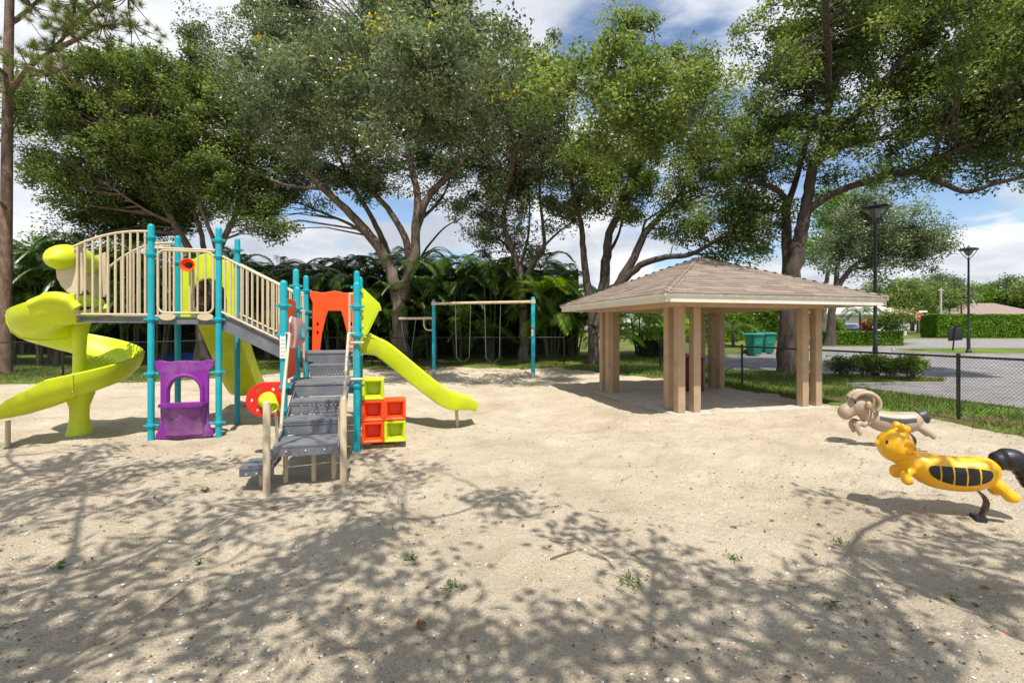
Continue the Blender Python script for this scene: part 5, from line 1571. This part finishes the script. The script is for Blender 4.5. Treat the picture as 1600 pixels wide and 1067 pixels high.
# ------------------------------------------------------------------ areca palms behind the fence
def frond_mesh(L, nleaf, ll, curve, seed):
    r_ = np.random.default_rng(seed)
    t_ = np.linspace(0, 1, 12)
    x = L * (t_ * .92 - .10 * t_ ** 3)
    z = L * (curve * t_ - (curve * .55 + .42) * t_ ** 2.3)
    P = np.stack([x, np.zeros(12), z], 1)
    vs_, tn = [], []
    for s in (-1, 1):
        tt_ = np.linspace(.16, 1, nleaf)
        for q in tt_:
            p = np.array([np.interp(q, t_, P[:, k]) for k in range(3)])
            p2 = np.array([np.interp(min(1, q + .05), t_, P[:, k]) for k in range(3)])
            tg = (p2 - p) / (np.linalg.norm(p2 - p) + 1e-9) if q < .99 else np.array([.8, 0, -.6])
            ln = ll * (math.sin(math.pi * (.18 + .76 * q)) ** .7) * r_.uniform(.85, 1.1)
            dr_ = tg * (.55 + .5 * q) + np.array([0, s * 1.0, .28 - .2 * r_.random()])
            dr_ /= np.linalg.norm(dr_)
            wv = np.cross(dr_, np.array([0, 0, 1.])); wv /= np.linalg.norm(wv) + 1e-9
            wv = wv * .024 + np.array([0, 0, .008])
            m_ = p + dr_ * ln * .5
            e_ = p + dr_ * ln + np.array([0, 0, -.30 * ln])
            vs_ += [p - wv * .4, p + wv * .4, m_ + wv, e_, m_ - wv]
            tn += [np.clip(r_.normal(.5, .16), 0, 1)] * 5
    n = len(vs_) // 5
    base_ = (np.arange(n) * 5)[:, None]
    quads = np.concatenate([base_ + np.array([[0, 1, 2, 4]]), base_ + np.array([[4, 2, 3, 3]])], 0)
    me = bpy.data.meshes.new('frond')
    V = [tuple(p) for p in vs_]
    F = [tuple(int(i) for i in q) if q[2] != q[3] else tuple(int(i) for i in q[:3]) for q in quads]
    rb = MB().tube([Vector(p) for p in P], [.020 * (1 - .85 * q) for q in t_], 5)
    nb = len(V)
    V += rb.v; F += [tuple(i + nb for i in f) for f in rb.f]
    me.from_pydata(V, [], F)
    a_ = me.attributes.new('tint', 'FLOAT', 'POINT')
    a_.data.foreach_set('value', np.array(tn + [.75] * len(rb.v), dtype=np.float32))
    return me
def fr_set(m):
    out = []
    for i, (L, c) in enumerate(((2.1, .95), (2.5, .75), (2.3, .55), (1.8, .25))):
        me = frond_mesh(L, 30, .62, c, 40 + i)
        me.materials.append(m)
        out.append(me)
    return out
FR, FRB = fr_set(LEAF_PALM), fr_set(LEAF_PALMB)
CANE = mat('palm_cane', (.075, .08, .032), .7, .4, 6)
def palm(loc, H, nst, label, group, frs, per=7, spread=.55, name='areca_palm', cane_r=.05):
    p_ = empty(name, loc, 0, label, 'palm', group)
    for k in range(nst):
        a_ = random.uniform(0, 6.28)
        hh = H * random.uniform(.28, 1.0) if nst > 1 else H
        tip = Vector((math.cos(a_) * spread * random.uniform(.3, 1.3), math.sin(a_) * spread * random.uniform(.3, 1.3), hh)) if nst > 1 else Vector((random.uniform(-.1, .1), 0, hh))
        st = Vector((math.cos(a_) * .2, math.sin(a_) * .2, -.2)) if nst > 1 else Vector((0, 0, -.2))
        c = MB().tube(smooth_path([st, st.lerp(tip, .5) * 1.0 + Vector((0, 0, .15)), tip], 4), [cane_r * (1 - .04 * i) for i in range(9)], 7).build('cane', CANE, p_)
        for j in range(per):
            o = bpy.data.objects.new('frond', frs[random.choices((0, 1, 2, 3), (3, 3, 2, 1))[0]])
            COL.objects.link(o)
            o.parent = p_
            o.location = tip - Vector((0, 0, random.uniform(0, .25)))
            o.rotation_euler = (random.uniform(-.15, .15), random.uniform(-.35, .2), 6.283 * (j + random.random() * .7) / per)
            s = random.uniform(.75, 1.12)
            o.scale = (s, s, s)
    return p_
PG = 'areca palms massed behind the fence'
xs_ = np.linspace(-27, 2.0, 20)
PL = ['areca palm behind the fence ' + w_ for w_ in ('beyond the left picture edge', 'cut by the left picture edge', 'directly behind the pine trunk', 'left of the spiral slide', 'behind the spiral slide hood',
      'behind the arched rail of the landing', 'behind the leftmost teal posts', 'behind the high deck railing', 'behind the top of the ramp', 'behind the middle of the ramp', 'behind the foot of the ramp', 'behind the left half of the orange arch', 'behind the right half of the orange arch',
      'just right of the lime kite panel', 'left of the biggest trunk', 'right of the biggest trunk', 'behind the left belt swing', 'behind the right belt swing', 'behind the slender forked trunk', 'right of the right swing post')]
for i, x in enumerate(xs_):
    y = 22.3 + (random.uniform(-.3, .6)) - (2.6 if x < -14 else 0)
    H = random.uniform(3.6, 5.0)
    palm((x + random.uniform(-.3, .3), y, float(g(y))), H, 5, PL[i], PG, FR, 8)
for x in np.linspace(-28, 3.0, 17):
    y = 24.8 + random.uniform(-.4, .6)
    palm((x, y, float(g(y))), random.uniform(4.4, 5.6), 4, 'tall areca palm in the rear row of the dark thicket', 'rear row of areca palms', FR, 8)
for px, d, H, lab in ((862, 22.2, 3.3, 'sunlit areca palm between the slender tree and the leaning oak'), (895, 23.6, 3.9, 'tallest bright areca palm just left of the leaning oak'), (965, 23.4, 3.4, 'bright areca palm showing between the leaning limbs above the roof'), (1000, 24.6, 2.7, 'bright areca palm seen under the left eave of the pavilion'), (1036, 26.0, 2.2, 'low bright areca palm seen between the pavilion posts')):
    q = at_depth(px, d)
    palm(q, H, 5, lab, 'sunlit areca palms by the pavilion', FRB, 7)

# ------------------------------------------------------------------ hedges and shrubs
def hedge(loc, rz, w, d, h_, n, leafm, label, leaf=(.11, .06), rough_top=.06, name='hedge', core=True, group=None, cat='hedge'):
    o = empty(name, loc, rz, label, cat, group)
    if core:
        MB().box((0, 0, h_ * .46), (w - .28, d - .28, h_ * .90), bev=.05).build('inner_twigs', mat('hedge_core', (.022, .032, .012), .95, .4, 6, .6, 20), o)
    f = rng.integers(0, 10, n)
    u, v_, k = rng.uniform(-.5, .5, n), rng.uniform(0, 1, n), np.abs(rng.normal(0, .07, n))
    x, y, z = np.empty(n), np.empty(n), np.empty(n)
    m_ = f < 5; x[m_] = u[m_] * w; y[m_] = -d / 2 + k[m_]; z[m_] = v_[m_] * h_
    m_ = (f >= 5) & (f < 8); x[m_] = u[m_] * w; y[m_] = (v_[m_] - .5) * d; z[m_] = h_ - k[m_]
    m_ = f == 8; x[m_] = -w / 2 + k[m_]; y[m_] = u[m_] * d; z[m_] = v_[m_] * h_
    m_ = f == 9; x[m_] = w / 2 - k[m_]; y[m_] = u[m_] * d; z[m_] = v_[m_] * h_
    z += fbm(x * 1.3 + 7, y * 1.3 + z * .5, 3) * rough_top * 2 * (z / h_)
    y += fbm(x * 1.1 + 3, z * 1.1, 3) * rough_top * 2
    me = leaves('foliage', np.stack([x, y, z], 1), leaf[0], leaf[1], np.clip(rng.normal(.5, .17, n) + fbm(x * 1.2, z * 1.2 + y) * .6, 0, 1), up=.4)
    link('foliage', me, leafm, o)
    return o
for x0, x1, lab in ((-30, -19.3, 'left stretch of the dark clipped hedge behind the palms'), (-19, -8.3, 'middle stretch of the dark clipped hedge behind the palms'), (-8, 3.6, 'right stretch of the dark clipped hedge behind the palms')):
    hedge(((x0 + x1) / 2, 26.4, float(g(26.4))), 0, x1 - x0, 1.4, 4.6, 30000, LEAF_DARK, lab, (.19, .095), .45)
q = at_depth(1346, 35.0); hedge(q, 0, 5.2, 1.3, 1.05, 9000, LEAF_HEDGE, 'low clipped green hedge beside the nearer street lamp pole', (.13, .07), .05)
q = at_depth(1030, 24); q.z += .03; hedge(q, .1, 2.2, 1.0, .85, 5000, LEAF_DARK, 'small dark clipped hedge on the lawn behind the pavilion', (.10, .05), .05)
q = Vector((53.2, 49.2, float(g(49)))); hedge(q, -.05, 19.0, 2.2, 2.45, 34000, LEAF_HEDGE, 'tall bright green clipped hedge across the street at right', (.22, .11), .10)
q = at_depth(1090, 40); hedge(q, 0, 6, 2.0, 2.3, 9000, LEAF_HEDGE, 'bright hedge behind the far pavilion posts', (.2, .1), .2)
q = at_depth(1180, 43); hedge(q, 0, 4.6, 2.4, 3.2, 11000, LEAF_GREEN, 'tall loose bright green hedge behind the trash carts', (.24, .12), .35)
def shrub(loc, r_, h_, n, leafm, label, leaf=(.10, .055), name='shrub', group=None):
    o = empty(name, loc, random.uniform(0, 6), label, 'shrub', group)
    mb = MB()
    for k in range(9):
        a_ = 6.28 * k / 9 + random.uniform(-.3, .3)
        tip = Vector((math.cos(a_) * r_ * random.uniform(.4, .9), math.sin(a_) * r_ * random.uniform(.4, .9), h_ * random.uniform(.55, .95)))
        mb.tube([Vector((math.cos(a_) * .05, math.sin(a_) * .05, -.1)), tip * .5 + Vector((0, 0, .02)), tip], [.018, .013, .006], 6)
    mb.build('stems', TWIG, o)
    nc = 34
    C = rng.normal(size=(nc, 3)); C /= np.linalg.norm(C, axis=1)[:, None]; C *= (rng.random(nc) ** .4)[:, None]
    C = C * np.array([r_ * .85, r_ * .85, h_ * .36]) + np.array([0, 0, h_ * .62])
    idx = rng.integers(0, nc, n)
    p_ = C[idx] + rng.normal(size=(n, 3)) * np.array([.11, .11, .09]) * r_ / .6
    link('foliage', leaves('foliage', p_, leaf[0], leaf[1], np.clip(rng.normal(.5, .22, n) + (p_[:, 2] - h_ * .6) * .5, 0, 1), up=.7), leafm, o)
    return o
SG = 'shrubs around the nearer street lamp'
for px, d, r_, h_, m_, lab in ((1318, 15.7, .48, .78, LEAF_PALM, 'dark leggy shrub nearest the pavilion posts on the lamp island'), (1351, 15.9, .40, .80, LEAF_GREEN, 'narrow shrub just left of the nearer lamp pole'), (1391, 15.6, .45, .80, LEAF_GREEN, 'leafy shrub just right of the nearer lamp pole'), (1422, 15.5, .46, .76, LEAF_GREEN, 'rightmost leafy shrub on the lamp island')):
    q = at_depth(px, d); q.z += .04
    shrub(q, r_, h_, 1700, m_, lab, group=SG)
q = at_depth(1357, 50); shrub(q, 1.0, 2.2, 1500, LEAF_RED, 'red leaved shrub before the white house', (.25, .12))
q = at_depth(1395, 47); shrub(q, 2.0, 2.9, 3500, LEAF_PALM, 'dark rounded shrub left of the stop sign', (.26, .12))
q = at_depth(1458, 58); shrub(q, 1.8, 2.6, 2500, LEAF_PALM, 'dark shrub right of the stop sign', (.26, .12))
q = at_depth(1300, 46); shrub(q, 1.3, 1.9, 2000, LEAF_GREEN, 'yellow green shrub beside the parked car', (.24, .12))
for px, d, H, lab in ((1345, 46, 2.6, 'small palm tree in front of the white garage'), (1483, 66, 4.2, 'left one of two slim palms above the tall hedge'), (1502, 68, 4.6, 'right one of two slim palms above the tall hedge'), (1146, 32, 1.2, 'short palm on the lawn behind the trash carts')):
    palm(at_depth(px, d), H, 1, lab, 'single palms by the street', FR, 13, name='palm_tree', cane_r=.12)
# background trees: three grown kinds, copied along the street
def round_tree(label, H, Wd, n, leafm, seed):
    global rng
    o = empty('background_tree', (0, 0, 0), 0, label, 'tree', 'background trees along the street')
    mb = MB().tube(smooth_path([(0, 0, -.3), (.1, 0, H * .25), (0, .1, H * .55)], 4), [.32 - .02 * i for i in range(9)], 8)
    for k in range(6):
        a_ = k * 1.05
        mb.tube([(0, 0, H * .3), (math.cos(a_) * Wd * .2, math.sin(a_) * Wd * .2, H * .5), (math.cos(a_) * Wd * .36, math.sin(a_) * Wd * .36, H * .7)], [.14, .09, .04], 6)
    mb.build('trunk', BARK, o)
    nc = 90
    C = rng.normal(size=(nc, 3)); C /= np.linalg.norm(C, axis=1)[:, None]; C *= (rng.random(nc) ** .38)[:, None]
    C = C * np.array([Wd / 2, Wd / 2, H * .36]) + np.array([0, 0, H * .60])
    idx = rng.integers(0, nc, n)
    p_ = C[idx] + rng.normal(size=(n, 3)) * np.array([.55, .55, .38]) * Wd / 8
    tb = rng.normal(.48, .14, nc)
    link('crown', leaves('crown', p_, .36, .19, np.clip(tb[idx] + rng.normal(0, .12, n), 0, .92), up=.6), leafm, o)
    return o
kinds = [round_tree('', 8, 8.5, 11000, LEAF_OAK, 1), round_tree('', 7, 8, 11000, LEAF_GREEN, 2), round_tree('', 8.5, 7.5, 11000, LEAF_OLIVE, 3)]
spots = [(1398, 66, 0, .95, 'olive green tree rising behind the stop sign, at its left'), (1436, 72, 0, 1.05, 'broad pale olive tree directly behind the stop sign'), (1462, 90, 2, 1.35, 'dark tree behind the utility pole'), (1512, 108, 1, 1.5, 'bright tree behind the pink roof, at its left end'), (1548, 112, 0, 1.55, 'olive tree behind the middle of the pink roof'),
         (1585, 104, 2, 1.45, 'dark tree behind the pink gable'), (1630, 98, 0, 1.5, 'olive tree at the right picture edge beyond the tall hedge'), (1350, 84, 2, .9, 'dark tree behind the white house, near the lamp pole'), (1296, 86, 1, .9, 'bright tree behind the ridge of the white house'), (1240, 62, 1, .8, 'bright green tree left of the white house'),
         (1205, 58, 2, .85, 'dark tree behind the thick oak trunk'), (1130, 56, 0, .8, 'olive tree behind the far pavilion posts'), (1070, 52, 1, .8, 'bright tree behind the near pavilion posts'), (1012, 46, 2, .72, 'dark tree behind the left pavilion posts'), (1425, 118, 0, 1.6, 'distant olive tree left of the utility pole'), (1480, 125, 2, 1.7, 'distant dark tree above the two slim palms'), (1570, 140, 1, 1.9, 'distant bright tree on the skyline at right')]
used = set()
for px, d, k, s, lab in spots:
    o = kinds[k] if k not in used else copy_tree(kinds[k])
    used.add(k)
    o['label'] = lab
    o.location = at_depth(px, d)
    o.rotation_euler = (0, 0, random.uniform(0, 6))
    o.scale = (s, s, s * random.uniform(.92, 1.08))

# ------------------------------------------------------------------ small things on the sand
def on_sand(px, py):
    d = CAMH * FPX / (py - HOR)
    x = (px - 800) / FPX * d
    return Vector((x, d, float(sand_z(np.array([x]), np.array([d]))[0])))
def sprig(px, py, r_, n, label):
    o = empty('weed', on_sand(px, py), 0, label, 'weed', 'weeds sprouting in the sand')
    cen = np.stack([rng.normal(0, r_ * .5, n), rng.normal(0, r_ * .5, n), rng.uniform(.004, .045, n)], 1)
    link('leaves', leaves('leaves', cen, .045, .012, np.clip(rng.normal(.5, .2, n), 0, 1), up=.4), LEAF_GRASS, o)
    mb = MB()
    for c in cen[::3]:
        mb.tube([(0, 0, -.01), (c[0] * .6, c[1] * .6, c[2] * .8), tuple(c)], .0018, 4, cap=False)
    mb.build('stems', LEAF_GRASS, o)
for px, py, r_, n, lab in ((92, 882, .06, 60, 'small green weed at the far left of the shaded sand'), (320, 768, .06, 40, 'tiny weed left of the lowest grey step'), (645, 876, .045, 34, 'upright green sprout in the shade at mid picture'), (705, 918, .07, 60, 'low weed in the shade below the upright sprout'), (985, 905, .13, 120, 'widest patch of weeds beside the curved twig'), (1148, 866, .07, 46, 'grass tuft in the sun right of the curved twig'), (1312, 830, .05, 30, 'small green weed below the bee rider head'), (1298, 945, .05, 30, 'pale weed in the lower right shade'), (312, 880, .05, 26, 'faint weed in the left shade'), (1490, 922, .03, 16, 'single green leaf tuft in the lower right')):
    sprig(px, py, r_, n // 3 + 6, lab)
def twig(pts, label, r_=.006):
    p = [on_sand(*q) for q in pts]
    o = empty('twig', p[0], 0, label, 'twig')
    sp = smooth_path([q - p[0] + Vector((0, 0, .008)) for q in p], 6)
    mb = MB().tube(sp, [r_ * (1.2 - .8 * i / len(sp)) for i in range(len(sp))], 6)
    mb.build('stem', TWIG, o)
    k = len(sp) // 2
    MB().tube([sp[k], sp[k] + Vector((.05, .04, .006)), sp[k] + Vector((.09, .06, .004))], [r_ * .7, r_ * .5, r_ * .2], 5).build('side_shoot', TWIG, o)
twig([(860, 880), (895, 868), (930, 864), (945, 872), (957, 887)], 'curved bare twig lying on sunlit sand beside the weeds')
twig([(858, 850), (880, 853), (902, 850)], 'short thin twig just above the curved one', .004)
def dead_leaf(px, py, s, rz, label):
    M = Matrix.Rotation(rz, 3, 'Z')
    ol = [(0, -1), (.42, -.5), (.5, 0), (.3, .6), (0, 1.1), (-.3, .6), (-.5, 0), (-.42, -.5)]
    vs_ = [M @ Vector((x * s, y * s, .012 + .25 * s * abs(x) + .12 * s * abs(y))) for x, y in ol] + [Vector((0, 0, .012))]
    vs_ += [v_ + Vector((0, 0, .0015)) for v_ in vs_]
    f_ = [(k, 8, (k + 1) % 8) for k in range(8)] + [(9 + k, 9 + (k + 1) % 8, 17) for k in range(8)] + [(k, (k + 1) % 8, 9 + (k + 1) % 8, 9 + k) for k in range(8)]
    o = MB().add(vs_, f_).build('dead_leaf', mat('brown_dead_leaf', (.17, .075, .035), .7, .3, 25), None, 40, on_sand(px, py))
    tag(o, label, 'leaf', 'single dead leaves on the sand')
dead_leaf(658, 972, .055, .4, 'curled brown dead leaf in the lower middle shade')
dead_leaf(429, 794, .05, 1.3, 'brown dead leaf below the lowest grey step')
dead_leaf(78, 748, .06, 2.0, 'brown dead leaf at left below the spiral slide')

# blue tarpaulin over something low behind the fence
p0 = at_depth(294, 20.8)
o = empty('blue_tarp', p0, .05, 'low blue tarpaulin behind the back fence, seen under the high deck', 'tarp')
BLUE = mat('blue_tarp_sheet', (.006, .035, .19), .5, .2, 3, .4, 10)
xs_, ys_ = np.linspace(-1.05, 1.05, 22), np.linspace(-.5, .5, 10)
def tarp_z(x, y):
    e_ = np.minimum(1.05 - np.abs(x), .5 - np.abs(y))
    return np.clip(e_ / .10, 0, 1) * .52 + fbm(x * 3, y * 3, 3) * .08 * (e_ > .02) - .03
me = grid_mesh('sheet', xs_, ys_, tarp_z)
link('sheet', me, BLUE, o)
for x in (-.95, .95):
    MB().box((x, -.46, .02), (.2, .12, .09), bev=.02).build('weight_brick', KERB, o)
